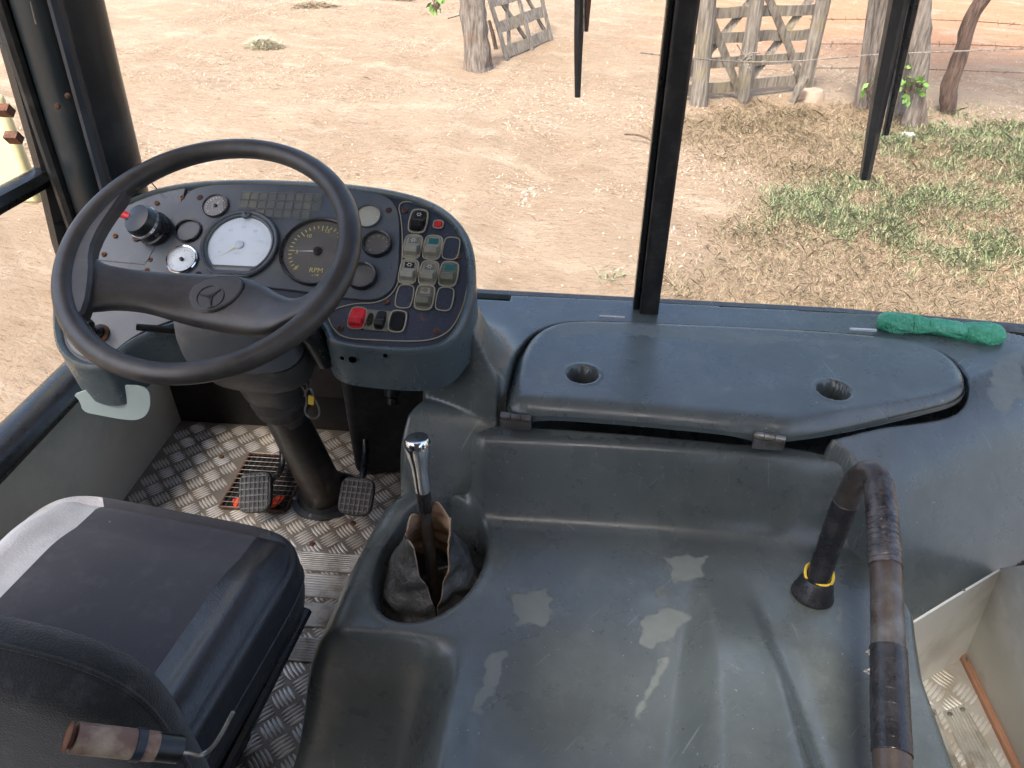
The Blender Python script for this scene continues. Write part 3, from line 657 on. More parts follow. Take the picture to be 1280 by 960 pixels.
# =============================================================== FLOOR
mb = MB(); mb.box((-.1, -.3, -.03), (2.5, 4.0, .06)); struct(mb.build('cab_floor', M_tread, smooth=False), 'worn aluminium tread plate floor of the cab')
def treadbars(x0, x1, y0, y1, z, cell=.046, rot=R_(45), holes=(), par=None, poly=None):
    V = []; Q = []; n = 0; c, s = math.cos(rot), math.sin(rot)
    N = int(max(x1-x0, y1-y0)/cell*1.6); cx, cy = (x0+x1)/2, (y0+y1)/2
    prof = [(-.5, 0), (-.3, .75), (0, 1), (.3, .75), (.5, 0)]
    for i in range(-N, N):
        for j in range(-N, N):
            u, v = i*cell, j*cell; px, py = cx+c*u-s*v, cy+s*u+c*v
            if not (x0 < px < x1 and y0 < py < y1): continue
            if any(hx0 < px < hx1 and hy0 < py < hy1 for hx0, hx1, hy0, hy1 in holes): continue
            if poly is not None and sdf(np.array([px]), np.array([py]), poly)[0] < .012: continue
            a = rot+((i+j) % 2)*math.pi/2; da = np.array([math.cos(a), math.sin(a), 0]); dn = np.array([-da[1], da[0], 0])
            for k in range(5):
                o = np.array([px, py, z])+dn*(k-2)*cell*.185; L = cell*.98*(1-.09*abs(k-2)); w = cell*.082
                for t, q in prof:
                    V.append(o+da*L*t-dn*w*max(q, .15)); V.append(o+da*L*t+[0, 0, .0022*q]); V.append(o+da*L*t+dn*w*max(q, .15))
                for m in range(4):
                    b_ = n+m*3; Q += [(b_, b_+1, b_+4, b_+3), (b_+1, b_+2, b_+5, b_+4)]
                n += 15
    return raw_mesh('tread_pattern', np.array(V), np.array(Q), [M_treadbar], par, None, True)
st = [(831, 800), (786, 756), (748, 719), (715, 692)]
gr_ = [Z(305, 570, 0), Z(381, 574, 0), Z(363, 642, 0), Z(288, 637, 0)]
flo = bpy.data.objects['cab_floor']
treadbars(-1.14, -.40, .15, 1.63, .001, holes=[(min(g_[0] for g_ in gr_)-.01, max(g_[0] for g_ in gr_)-.0, min(g_[1] for g_ in gr_)-.01, max(g_[1] for g_ in gr_)+.01)], par=flo)
# aluminium tread strips across the floor
for k, (pb, pt) in enumerate(st):
    y0 = Z(400, pb, 0)[1]; y1 = Z(400, pt, 0)[1]; mb = MB(); x0, x1 = -.84, -.455
    nr = 9; w = (y1-y0)/nr; L = []
    for i in range(nr*4+1):
        yy = y0+(y1-y0)*i/(nr*4); h = .006+(.0016 if (i % 4) in (1, 2) else 0)
        L.append(np.array([(x0, yy, h), (x1, yy, h)]))
    L = [np.array([(x0, y0, .001), (x1, y0, .001)])]+L+[np.array([(x0, y1, .001), (x1, y1, .001)])]
    mb.loops(L, closed=False); mb.loops([np.array([l[0] for l in L]), np.array([l[0]+[0, 0, -.001] for l in L])], closed=False)
    labs = ['ribbed aluminium floor strip nearest the camera beside the seat', 'second ribbed floor strip from the camera beside the seat', 'third ribbed floor strip from the camera beside the seat', 'ribbed floor strip nearest the pedals']
    o = props(mb.build('tread_strip', M_alu, None, True, None, 25), labs[k], 'floor strip', 'ribbed floor strips')
    sm = MB(); sm.lathe((-.475, (y0+y1)/2, .007), [(0, .003), (.004, .002), (.006, 0)], (0, 0, 1), 10); sm.build('screw', M_steel, o)
for (px, py) in ((276, 571), (390, 678), (246, 600)):
    pass
# vent grate with red cloth
gc = sum(gr_)/4; rt = root('floor_grate', gc, 'square rusty wire grate over an opening in the floor', 'grate')
e1 = (gr_[1]-gr_[0]); e2 = (gr_[0]-gr_[3]); W1, W2 = np.linalg.norm(e1), np.linalg.norm((gr_[0]+gr_[1]-gr_[2]-gr_[3])/2); ang = math.atan2(e1[1], e1[0])*.3
ex = np.array([math.cos(ang), math.sin(ang), 0]); ey = np.array([-ex[1], ex[0], 0])
gp = lambda u, v, z: gc+ex*(u-.5)*W1+ey*(v-.5)*W2+np.array([0, 0, z])
MB().add([gp(0, 0, .0035), gp(1, 0, .0035), gp(1, 1, .0035), gp(0, 1, .0035)], [(0, 1, 2, 3)]).build('opening', simple('pit_shade_black', (.006, .004, .003), .9), rt)  # black sheet laid on the floor, painting the shade of a pit
mb = MB()
for k in range(13): mb.tube([gp(k/12, 0, .011), gp(k/12, 1, .011)], .0010, 5); mb.tube([gp(0, k/12, .0125), gp(1, k/12, .0125)], .0010, 5)
mb.build('wire_mesh', M_brown, rt)
mb = MB()
for a_, b_ in (((0, 0), (1, 0)), ((1, 0), (1, 1)), ((1, 1), (0, 1)), ((0, 1), (0, 0))): mb.tube([gp(*a_, .009), gp(*b_, .009)], .0035, 6)
mb.build('frame', M_rust, rt)
cc = Z(318, 632, .006)
def rag(x, y): return .006+.006*fbm(x*60, y*60, 9, 3)
gm = lambda x, y: sdf(x, y, chaikin([Z(a, b, 0)[:2] for a, b in ((289, 637), (292, 622), (312, 630), (330, 634), (345, 622), (360, 620), (352, 634), (335, 641), (312, 642))], 2)) > 0
xs = np.arange(cc[0]-.1, cc[0]+.12, .003); ys = np.arange(cc[1]-.06, cc[1]+.06, .003)
props(grid_mesh('red_cloth', xs, ys, rag, simple('orange_red_cloth', (.75, .07, .02), .8, 0, .3, 60, .001), keep=gm), 'crumpled orange-red cloth under the grate below the clutch pedal', 'cloth')
# screws in floor
for (px, py, lb) in ((277, 571, 'rusty screw in the tread plate left of the grate'), (390, 680, 'rusty screw in the tread plate by the seat corner'), (441, 654, 'rusty screw in the tread plate beside the engine cover')):
    props(MB().lathe(Z(px, py, .002), [(0, .004), (.006, .003), (.008, 0)], (0, 0, 1), 12).build('floor_screw', M_rust), lb, 'screw', 'floor screws')
# =============================================================== ENGINE COVER (heightfield moulding)
pit = chaikin([Z(x, y, .36)[:2] for x, y in ((500, 650), (525, 634), (560, 628), (588, 636), (608, 656), (608, 690), (590, 730), (560, 758), (520, 773), (485, 768), (464, 745), (466, 708), (480, 676))], 2)
cov = [(-.50, -.5), (-.49, .50), (-.475, .62), (-.445, .72), (-.438, .80), (-.43, .90), (-.415, .98), (-.385, 1.05), (-.33, 1.09), (-.28, 1.118), (-.13, 1.119), (.0, 1.113), (.41, 1.100), (.50, 1.083), (.54, 1.05), (.575, .99), (.615, .91), (.635, .86), (.62, .80), (.60, .7), (.585, -.5)]
cov = chaikin(cov, 1)
def cover_h(x, y):
    d = sdf(x, y, cov); dl = d
    top = .352+.006*np.sin(x*5+1)
    # riser up to the ledge in front of the lid
    yr = 1.035-.05*sstep(-.10, -.22, -x*-1)*0
    yl = 1.046+.06*sstep(-.15, -.21, x)
    ris = sstep(-.085, .014, y-yl)**1.7
    ris = ris*(1-.55*sstep(-.17, -.27, x))
    top = top+.147*ris
    left = sstep(-.13, -.25, x)*sstep(.93, 1.06, y); top = top+.045*left*(1-ris)
    # raised hump widening to the rear, and a second flute
    cx = .285; w = .055+.20*np.clip(.90-y, 0, 1)
    hum = sstep(.0, .25, .90-y); top = top+.075*hum*(1-sstep(w*.35, w, np.abs(x-cx)))
    w2 = .02+.05*np.clip(.84-y, 0, 1)
    top = top-.035*sstep(0, .22, .82-y)*np.exp(-((x-.40-.06*(.9-y))/(.035+w2))**2)
    top = top-.03*sstep(0, .25, .80-y)*np.exp(-((x-.02)/.11)**2)
    top = top+.028*sstep(0, .2, .72-y)*np.exp(-((x+.150)/.030)**2)
    wd = .11-.085*sstep(-.25, -.12, x)*sstep(.9, 1.0, y)-.07*sstep(.3, .5, x); wd = np.maximum(wd, .016); t = np.clip(d/wd, 0, 1); prof = (1-(1-t)**2.6)**(1/2.2)
    # the flank slopes out behind the gear pit
    fl = sstep(.728, .610, y)**.85; t2_ = np.clip((x+.50)/.355, 0, 1); p2 = np.clip(.30*t2_**.7+.70*sstep(.66, 1.0, t2_), 0, 1)
    prof = np.where(d > 0, prof*(1-fl)+np.minimum(prof, p2)*fl, 0)
    h = top*prof
    dp = sdf(x, y, pit); lip = .004*np.exp(-((dp+.008)/.008)**2)
    h = h+lip; h = h-(.15)*sstep(-.004, .030, dp)-.006*sstep(-.02, .004, dp)
    return np.where(d < -.004, -.01, h)
def pxpoly(P, z): return np.array([Z(a, b, z)[:2] for a, b in P])
wearC = [(pxpoly([(634, 741), (686, 734), (692, 777), (650, 781)], .36), 1), (pxpoly([(832, 696), (858, 690), (884, 694), (878, 722), (845, 729)], .36), .95), (pxpoly([(815, 735), (835, 728), (842, 745), (820, 752)], .36), .55),
         (pxpoly([(802, 768), (835, 760), (864, 770), (845, 797), (820, 806), (796, 803)], .36), .97), (pxpoly([(838, 795), (850, 790), (825, 845), (800, 885), (792, 880)], .38), .8), (pxpoly([(612, 812), (636, 806), (628, 840), (600, 890), (588, 885)], .36), .85),
         (pxpoly([(480, 895), (498, 893), (490, 925), (478, 930)], .3), .8), (pxpoly([(655, 534), (815, 545), (800, 553), (700, 549)], .5), .62),
         (pxpoly([(1035, 745), (1052, 742), (1056, 790), (1050, 792), (1046, 755)], .36), .6), (pxpoly([(590, 640), (640, 690), (625, 720), (600, 690)], .36), .5)]
def wear_fn(lst, soft=.010, base=.02):
    def f(x, y):
        w = np.full(x.shape, base)
        for P, a in lst:
            d = sdf(x, y, P); w = np.maximum(w, a*sstep(-soft, soft, d+(vnoise(x*90, y*90, 3)-.5)*.014))
        return w
    return f
ec = root('engine_cover', (0, .8, 0), 'large worn blue-grey moulded engine cover in the middle of the cab', 'engine cover')
grid_mesh('shell', np.arange(-.52, .64, .004), np.arange(-.45, 1.13, .004), cover_h, M_grp, ec, attrs={'wear': wear_fn(wearC)})
# =============================================================== SHELF in front with hinged lid
lidpx = [(632, 508), (640, 480), (650, 440), (668, 414), (695, 402), (725, 399), (800, 401), (1000, 410), (1110, 419), (1165, 430), (1200, 452), (1211, 478), (1200, 496), (1160, 507), (1080, 522), (995, 538), (950, 533), (800, 518), (700, 511)]
LZ = .565
EL = R_(57); P0 = CAMP+ray(400, 312)*1.38; FA = Plane(P0, (0, -math.cos(EL), math.sin(EL)))
lid = chaikin(pxpoly(lidpx, LZ), 2)
shelf_out = chaikin([(-.335, 1.02), (-.345, 1.10), (-.30, 1.16), (-.29, 1.22), (-.28, 1.30), (-.32, 1.50), (-.32, 1.52), (1.18, 1.49), (1.19, 1.0), (1.19, .9), (.58, .78), (.42, .98), (.38, 1.02), (.0, 1.02), (-.17, 1.02), (-.25, .97)], 1)
outpx = [(66, 385), (67, 420), (73, 442), (90, 458), (112, 465), (132, 464), (146, 452), (160, 438), (185, 424), (215, 413), (245, 403), (290, 394), (345, 394), (385, 398), (403, 410), (409, 428), (425, 437), (470, 442), (515, 445), (550, 441), (572, 425), (588, 395), (596, 350), (593, 312), (582, 285), (560, 263), (530, 248), (490, 238), (440, 231), (380, 227), (310, 225), (250, 227), (205, 234), (170, 246), (140, 262), (112, 290), (88, 325), (72, 355)]
HOUSE = chaikin([FA.at(*p)[:2] for p in outpx], 3)
def seam_x(y): return np.interp(y, [.80, .863, .91, .955, 1.0, 1.047, 1.075, 1.09, 1.13], [.63, .607, .582, .556, .535, .505, .46, .41, .408])
def skirt_y(x): return .863+(x-.61)*.63
OUT = None
def shelf_h(x, y):
    h = .553-.02*sstep(.9, 1.2, x)
    # fillet swept up against the instrument housing
    dh = -sdf(x, y, HOUSE); q = np.exp(-(np.maximum(dh, 0)/.042)**1.4); h = h+.13*q*sstep(1.06, 1.12, y)
    # big skirt on the right, ending on the cream step panel
    s = sstep(.40, .56, x); yb = skirt_y(x); yt = yb+.30
    k = np.clip((y-yb)/(yt-yb), 0, 1); sk = .292+(h-.292)*(1-(1-k)**1.4)
    sk = sk+.018*np.exp(-((k-.62)/.2)**2)
    h = h*(1-s)+sk*s
    h = h-.02*sstep(1.13, 1.04, y)*sstep(.62, .5, x)
    h = np.where((x > .41) & (y < 1.13), h-.14*sstep(.004, -.014, x-seam_x(y)), h)
    # trough below the hinge gap
    h = np.where((x < .4102) & (x > -.134) & (y < 1.13), .30, h)
    # dark concave flank between footwell and hinge
    fl = sstep(-.128, -.134, x)*sstep(1.138, 1.105, y+.30*(x+.17)); h = h*(1-fl)+(.36+.16*sstep(.98, 1.13, y))*fl
    dl = sdf(x, y, lid); h = h-.14*sstep(-.011, -.001, dl)
    d = sdf(x, y, shelf_out); t = np.clip(d/.03, 0, 1)
    drop = (1-(1-t)**2)**.5
    h = np.where(x < -.15, h*drop, h)
    return np.where(d < 0, -.2, h)
wearS = [(pxpoly([(1240, 450), (1275, 440), (1290, 480), (1262, 500), (1238, 490)], .55), .7), (pxpoly([(1150, 425), (1230, 440), (1210, 455), (1170, 440)], .55), .5), (pxpoly([(640, 385), (700, 388), (690, 398), (650, 402)], .55), .42)]
wearL = [(pxpoly([(690, 404), (760, 404), (870, 412), (960, 420), (1010, 428), (940, 436), (850, 428), (800, 424), (770, 416), (730, 424), (700, 425)], LZ), .56), (pxpoly([(1000, 424), (1130, 432), (1100, 440), (1020, 436)], LZ), .5), (pxpoly([(903, 488), (914, 484), (912, 492), (904, 494)], LZ), .8), (pxpoly([(674, 470), (686, 466), (688, 482), (678, 486)], LZ), .62), (pxpoly([(1030, 447), (1050, 445), (1048, 452), (1034, 453)], LZ), .62), (pxpoly([(655, 520), (760, 527), (790, 533), (680, 527)], LZ), .75)]
sh = root('dash_shelf', (.4, 1.3, .5), 'blue-grey moulded shelf under the windscreen sweeping down to the door', 'dashboard shelf')
grid_mesh('shelf_body', np.arange(-.35, 1.19, .0035), np.arange(.80, 1.525, .0035), shelf_h, M_grp, sh, snap=lambda x, y: (x, np.where((x > .5) & (np.abs(y-skirt_y(x)) <= .00176), skirt_y(x), y)), keep=lambda x, y: (sdf(x, y, shelf_out) > -.006) & ((x < .41) | (y > 1.1) | (x > seam_x(y)-.02)) & ((x < .5) | (y > skirt_y(x)-1e-5)), attrs={'wear': wear_fn(wearS, base=.20)})
cups = [Z(728, 471, LZ)[:2], Z(1041, 491, LZ)[:2]]
def lid_h(x, y):
    d = sdf(x, y, lid); lower = 1-.65*sstep(1.09, 1.16, y)
    roll = .045*lower+.012; t = np.clip(d/(.018+.020*lower), 0, 1)
    h = LZ-.012+.018*(1-(1-t)**2)**.5*1.0-(.010*lower)*(1-t)**2
    for c_ in cups:
        r = np.hypot(x-c_[0], y-c_[1]); h = h-.06*sstep(.031, .0255, r)+.0015*np.exp(-((r-.034)/.004)**2)+.006*sstep(.02, .012, r)*0
    # hinge scoops
    for (a, b) in ((655, 518), (955, 540)):
        p = Z(a, b, LZ)[:2]; h = h-.016*np.exp(-(((x-p[0])/.035)**2+((y-p[1])/.02)**2))
    return h-.004*sstep(.002, -.002, d)
ld = grid_mesh('lid', np.arange(-.16, .87, .0035), np.arange(.98, 1.46, .0035), lid_h, M_grp, sh, snap=snap_to(lid, -.002, .0035), keep=lambda x, y: sdf(x, y, lid) > -.0022, attrs={'wear': wear_fn(wearL, base=.24)}, label='scratched flat hinged lid with two round finger recesses')
re_ = inset2(lid, -.002)
def ring_z(P): return lid_h(np.clip(P[:, 0]*1.0, -9, 9)+0, P[:, 1])
ce_ = inset2(lid, .0015); zz_ = ring_z(ce_)
MB().loops([np.c_[re_, zz_+.0005], np.c_[inset2(lid, -.0025), zz_-.004], np.c_[re_, zz_-.009], np.c_[inset2(lid, .004), zz_-.011]]).build('lid_rim', M_grp2, sh)
MB().box((.44, 1.30, .26), (1.45, .44, .02)).build('gap_dark_liner', M_black, sh)  # black liner added so the hinge gap stays dark
for (a, b, c_, d_) in ((626, 519, 664, 524), (942, 543, 982, 550)):
    p, q = Z(a, b, .545), Z(c_, d_, .545); mb = MB(); e = (q-p); n_ = 5
    for k in range(3): mb.tube([p+e*(k/3+.01), p+e*((k+1)/3-.01)],   .0068 if k != 1 else .0062, 12)
    mb.box((p+q)/2+[0, -.004, -.014], (np.linalg.norm(e), .005, .02)); mb.build('hinge', M_brown if a < 700 else M_steel, sh)
for (a, b) in ((765, 398), (1080, 414)):
    MB().box(Z(a, b, .562)+[0, .006, 0], (.055, .006, .004)).build('catch_plate', M_white, sh)
# gather dark under the hinge gap
# =============================================================== INSTRUMENT HOUSING
ins = root('instrument_panel', (-.45, 1.25, .56), 'blue-grey instrument binnacle with gauges and rocker switches behind the steering wheel', 'dashboard')
OUT = chaikin([FA.puv(*p) for p in outpx], 2)
def fw(Q, h): return FA.P+Q[:, :1]*FA.e1+Q[:, 1:]*FA.e2+FA.n*h
A0 = fw(inset2(OUT, .016), -.001); A1 = fw(inset2(OUT, .013), .006); A2 = fw(inset2(OUT, .008), .009); A3 = fw(inset2(OUT, .003), .006); A4 = fw(OUT, -.003)
near = (OUT[:, 1] < FA.puv(400, 360)[1])
drop = .085+(A4[:, 2]-.56-.085)*sstep(1.09, 1.2, A4[:, 1]-.25*np.maximum(0, -.35-A4[:, 0]))
right = sstep(-.30, -.2, A4[:, 0])*0
def dn(f, o):
    q = A4.copy(); q[:, 2] -= drop*f;  q[:, 1] += f*.012; return q
mb = MB(); mb.loops([A0, A1, A2, A3, A4, dn(.12, 1), dn(.3, .6), dn(.65, .6), dn(.97, 1.2), dn(1, 1.2)]); 
E0 = dn(1, 1.2); cen = E0.mean(0); E1 = E0+(cen-E0)*.03; E2 = E1+[0, 0, .03]; mb.loops([E0, E1, E2]); hs = mb.build('housing', M_grp2, ins, True, None, 60)
MB().add(A0, [tuple(range(len(A0)))]).build('base_panel', M_navy, ins, False)
def plate(name, px, h0, h1, mat, par=ins, ck=2, bev=.0012, **k):
    return MB().plate(FA, chaikin([FA.puv(*p) for p in px], ck) if ck else np.array([FA.puv(*p) for p in px]), h0, h1, bev).build(name, mat, par, True, autosmooth=40, **k)
plate('gauge_panel', [(236, 240), (262, 233), (300, 231), (400, 232), (455, 238), (483, 246), (495, 258), (499, 272), (500, 300), (499, 335), (494, 358), (480, 372), (465, 377), (440, 375), (380, 366), (338, 361), (260, 352), (180, 345), (178, 338), (186, 328), (218, 272)], -.002, .0055, M_panel)
plate('side_plate', [(213, 237), (240, 236), (186, 326), (176, 345), (108, 336), (110, 325), (130, 290), (160, 258), (180, 245)], -.002, .004, M_panel, ck=1, label='grey screwed plate left of the gauges')
plate('pod_plate', [(82, 385), (81, 415), (88, 438), (105, 448), (127, 450), (140, 444), (158, 428), (185, 412), (215, 402), (240, 392), (240, 350), (100, 345)], -.002, .003, M_panel, ck=2, label='pale grey lower plate with black knob')
plate('seam', [(112, 325), (188, 332), (188, 333.2), (112, 326.2)], .004, .0046, M_black, ck=0, bev=.0001)
# frame rim line of the dark switch panel
def outline(name, px, h, r, mat, par=ins, ck=2):
    P = chaikin([FA.at(*p, h) for p in px], ck); return MB().tube(P, r, 6, closed=True).build(name, mat, par)
outline('panel_trim', [(496, 250), (532, 255), (557, 266), (576, 284), (585, 305), (587, 340), (581, 378), (567, 410), (545, 424), (515, 427), (470, 425), (430, 423), (415, 410), (408, 390), (440, 379), (475, 379), (496, 362), (503, 330), (503, 280)], .0005, .0012, M_line)
# screws
def screw(px, py, r=.006, mat=M_rust, h=.005, par=ins):
    c = FA.at(px, py, h); mb = MB(); mb.lathe(c, [(0, .0012), (r*.45, .001), (r*.5, .0025), (r*.9, .002), (r, 0)], FA.n, 14)
    mb.box(c+FA.n*.0022, (r*1.3, .001, .0012)); return mb.build('screw', mat, par)
for p in ((144, 295), (130, 318), (188, 325), (184, 338), (228, 247), (196, 254)): screw(*p, .005)
for p in ((572, 321), (483, 378), (546, 414), (425, 410), (506, 263), (417, 378)): screw(*p, .0058, M_rust, .0)
for p in ((171, 297),): screw(*p, .009)
for p in ((250, 247), (486, 263), (248, 343)): MB().lathe(FA.at(*p, .0056), [(0, .0004), (.005, .0006), (.0065, 0)], FA.n, 12).build('screw_hole', simple('dark_red_hole', (.03, .008, .006), .8), ins)
# gauges -------------------------------------------------------------
def gauge(px, py, rad, bez, face, par=ins, depth=.004, bw=.12, proud=.006, gl=True, name='gauge', lab=None, marks=0, needle=None, mk_mat=M_mark, flatcut=False):
    c = FA.at(px, py, .0055)
    g = MB().lathe(c, [(rad, 0), (rad, proud*.7), (rad*(1-bw*.35), proud), (rad*(1-bw*.8), proud*.85), (rad*(1-bw), proud*.3), (rad*(1-bw), -.001+.0015)], FA.n, 48).build(name, bez, par, label=lab)
    MB().lathe(c, [(0, .0012), (rad*(1-bw*.9), .0011)], FA.n, 40).build('dial', face, g)
    pl = Plane(c+FA.n*.0016, FA.n)
    if marks:
        mb = MB()
        for k in range(marks):
            a = math.radians(225-270*k/(marks-1)); ln = .16 if k % 5 == 0 else .09; r0 = rad*(1-bw)*.86
            d = pl.e1*math.cos(a)+pl.e2*math.sin(a); s = np.cross(pl.n, d); w_ = rad*.012
            q = [pl.P+d*r0+s*w_, pl.P+d*r0-s*w_, pl.P+d*(r0-ln*rad)-s*w_, pl.P+d*(r0-ln*rad)+s*w_]; mb.add(np.array(q), [(0, 1, 2, 3)])
        mb.build('scale_marks', mk_mat, g, False)
    if needle is not None:
        a = math.radians(needle); d = pl.e1*math.cos(a)+pl.e2*math.sin(a); s = np.cross(pl.n, d); mb = MB()
        mb.add(np.array([pl.P+pl.n*.002+s*rad*.02, pl.P+pl.n*.002-s*rad*.02, pl.P+pl.n*.002+d*rad*.62]), [(0, 1, 2)]); mb.build('needle', M_mark, g, False)
        MB().lathe(pl.P+pl.n*.001, [(0, .004), (rad*.11, .0035), (rad*.13, 0)], FA.n, 20).build('needle_hub', M_black, g)
    if gl: MB().lathe(c, [(0, proud*.55), (rad*(1-bw*.9), proud*.55)], FA.n, 40).build('glass_cover', M_gglass, g)
    return g, pl
g, pl = gauge(398, 315, .0725, M_black, M_dial, marks=31, needle=183, name='rev_counter', lab='large dark rev counter half hidden by the wheel rim', bw=.1, proud=.008, mk_mat=M_ymark)
text_mesh('RPM', .014, pl, 395, 338, .002, M_ymark, g); text_mesh('x 100', .006, pl, 394, 344, .002, M_ymark, g)
for tx, (a, b) in (('0', (370, 335)), ('5', (371, 315)), ('10', (386, 295)), ('15', (409, 289)), ('20', (428, 300))): text_mesh(tx, .011, pl, a, b, .002, M_ymark, g)
MB().add(np.array([pl.w(*(r*np.array([math.cos(a), math.sin(a)])), .0008) for r, a in [(.058, t_) for t_ in np.linspace(.65, .2, 8)]+[(.047, t_) for t_ in np.linspace(.2, .65, 8)]]), [tuple(range(16))]).build('green_band', M_gmark, g, False)
# speedometer / tachograph with flat foot
def speedo():
    c = FA.at(300, 307, .0055); pl = Plane(c, FA.n); r = .0735
    def D(rr, cut):
        th = np.linspace(0, 2*math.pi, 72, endpoint=False); P = np.stack([rr*np.cos(th), rr*np.sin(th)], 1); P[:, 1] = np.maximum(P[:, 1], -cut); return P
    w = lambda P, h: pl.P+P[:, :1]*pl.e1+P[:, 1:]*pl.e2+pl.n*h
    L = [w(D(r, .066), 0), w(D(r, .066), .006), w(D(r*.97, .064), .008), w(D(r*.93, .060), .0075), w(D(r*.9, .056), .005), w(D(r*.88, .053), .0065), w(D(r*.84, .046), .006), w(D(r*.82, .044), .002)]
    g = MB().loops(L).build('tachograph', M_panel, ins, label='large tachograph with a bright white dial'); 
    MB().add(w(D(r*.83, .045), .0022), [tuple(range(72))]).build('dial', M_whitedial, g, False)
    gap = MB(); gap.loops([w(D(r*1.0, .066), .0064), w(D(r*1.015, .068), .0062)]); gap.build('rim_gap', M_black, g)
    mb = MB(); pale = simple('faint_dial_print', (.54, .60, .60), .4)
    for k in range(41):
        a = math.radians(215-250*k/40); d = np.array([math.cos(a), math.sin(a)]); r0, r1 = r*.76, r*(.68 if k % 5 else .63); s = np.array([-d[1], d[0]])*.0004
        Q = np.array([d*r0+s, d*r0-s, d*r1-s, d*r1+s]); mb.add(w(Q, .0026), [(0, 1, 2, 3)])
    mb.build('scale_marks', pale, g, False)
    for k, tx in enumerate(('0', '20', '40', '60', '80', '100', '125')):
        a = math.radians(205-230*k/6); text_mesh(tx, .009, Plane(pl.w(r*.53*math.cos(a), r*.53*math.sin(a), .0027), FA.n), None, None, 0, pale, g)
    text_mesh('km/h', .007, Plane(pl.w(0, -.018, .0027), FA.n), None, None, 0, pale, g)
    a = math.radians(220); d = np.array([math.cos(a), math.sin(a)]); s = np.array([-d[1], d[0]])*.002
    MB().add(w(np.array([s, -s, d*r*.62]), .004), [(0, 1, 2)]).build('needle', simple('cream_needle', (.7, .62, .42), .5), g, False)
    MB().lathe(pl.P+pl.n*.003, [(0, .003), (.008, .0025), (.009, 0)], FA.n, 20).build('needle_hub', simple('pale_hub', (.5, .56, .6), .4), g)
    MB().lathe(pl.w(.001, .064, .006), [(0, .004), (.008, .0035), (.0095, 0)], FA.n, 20).build('lock', M_panel, g)
    MB().box(pl.w(.001, .064, .0102), (.0015, .003, .006)).build('key_slot', M_black, g)
    for px in (269, 313): screw(px, 341 if px < 300 else 343, .0055, M_black, .006)
    return g
speedo()
plate('name_strip', [(278, 341), (306, 343), (306, 346.5), (278, 344.5)], .0055, .0068, M_mark, ck=0, bev=.0002, label='narrow white strip under the tachograph')
g, pl = gauge(270, 258, .0255, M_brown, M_dial, marks=16, needle=60, name='pressure_gauge', lab='small rust-edged pressure gauge at top left', bw=.1)
for q in range(4): pass
gauge(235.5, 289, .026, M_black, M_panel, bw=.18, gl=False, name='blank_gauge', lab='blanked gauge hole with black ring')
gauge(228, 325, .0305, M_chrome, M_whitedial, marks=21, needle=200, name='small_gauge', lab='small white gauge with bright chrome ring', bw=.16, mk_mat=M_panel)
gauge(460, 271, .0255, M_panel, M_beigedial, bw=.08, gl=False, name='bare_gauge', lab='gauge without glass showing a dusty beige dial', marks=7)
gauge(472, 306, .028, M_black, M_dial, bw=.2, name='small_gauge', lab='small dark gauge right of the rev counter', marks=9, proud=.01)
gauge(453, 346, .028, M_black, M_dial, bw=.2, name='small_gauge', lab='lowest small dark gauge right of the rev counter', proud=.01)
# tell-tale grid
def telltales():
    mb = MB(); ln = MB(); g = bpy.data.objects['gauge_panel']
    r0 = FA.puv(303, 240, .0056); r1 = FA.puv(404, 243, .0056); ex = (r1-r0)/9; dd = np.array([-ex[1], ex[0]])*-1.05
    k0 = 0
    for row, (a, b) in enumerate(((0, 9), (0, 9), (2, 8))):
        for k in range(a, b):
            o = r0+ex*k+dd*row; q = [o+ex*.07+dd*.08, o+ex*.93+dd*.08, o+ex*.93+dd*.92, o+ex*.07+dd*.92]; mb.plate(FA, q, .0056, .0064, .0002)
            P = [FA.w(*(o), .0066), FA.w(*(o+ex), .0066), FA.w(*(o+ex+dd), .0066), FA.w(*(o+dd), .0066)]; ln.tube(P, .0005, 4, closed=True)
    mb.build('tell_tale_lenses', M_lens, g, False); ln.build('grid_lines', M_line, g, False)
telltales()
# switches ------------------------------------------------------------
sx = FA.puv(566, 312)-FA.puv(516, 308); sx /= np.linalg.norm(sx); sy = FA.puv(517, 307)-FA.puv(504, 370); sy /= np.linalg.norm(sy)
def sq(px, py, w, h, h0, h1, bev=.0006, ox=0, oy=0, sk=1.0, ck=0):
    c = FA.puv(px, py)+sx*ox+sy*oy; P = [c-sx*w/2-sy*h/2, c+sx*w/2-sy*h/2, c+sx*w/2+sy*h/2, c-sx*w/2+sy*h/2]
    if ck: P = chaikin([P[0]*.8+P[1]*.2, P[0]*.2+P[1]*.8, P[1]*.85+P[2]*.15, P[1]*.15+P[2]*.85, P[2]*.8+P[3]*.2, P[2]*.2+P[3]*.8, P[3]*.85+P[0]*.15, P[3]*.15+P[0]*.85], 1)
    return P, c
def frame(px, py, w, h, par, mat, name='switch_frame', th=.0018, hh=.003):
    P, c = sq(px, py, w, h, 0, 0, ck=1); mb = MB(); mb.tube([FA.w(*p, .002) for p in P], th, 6, closed=True); return mb.build(name, mat, par)
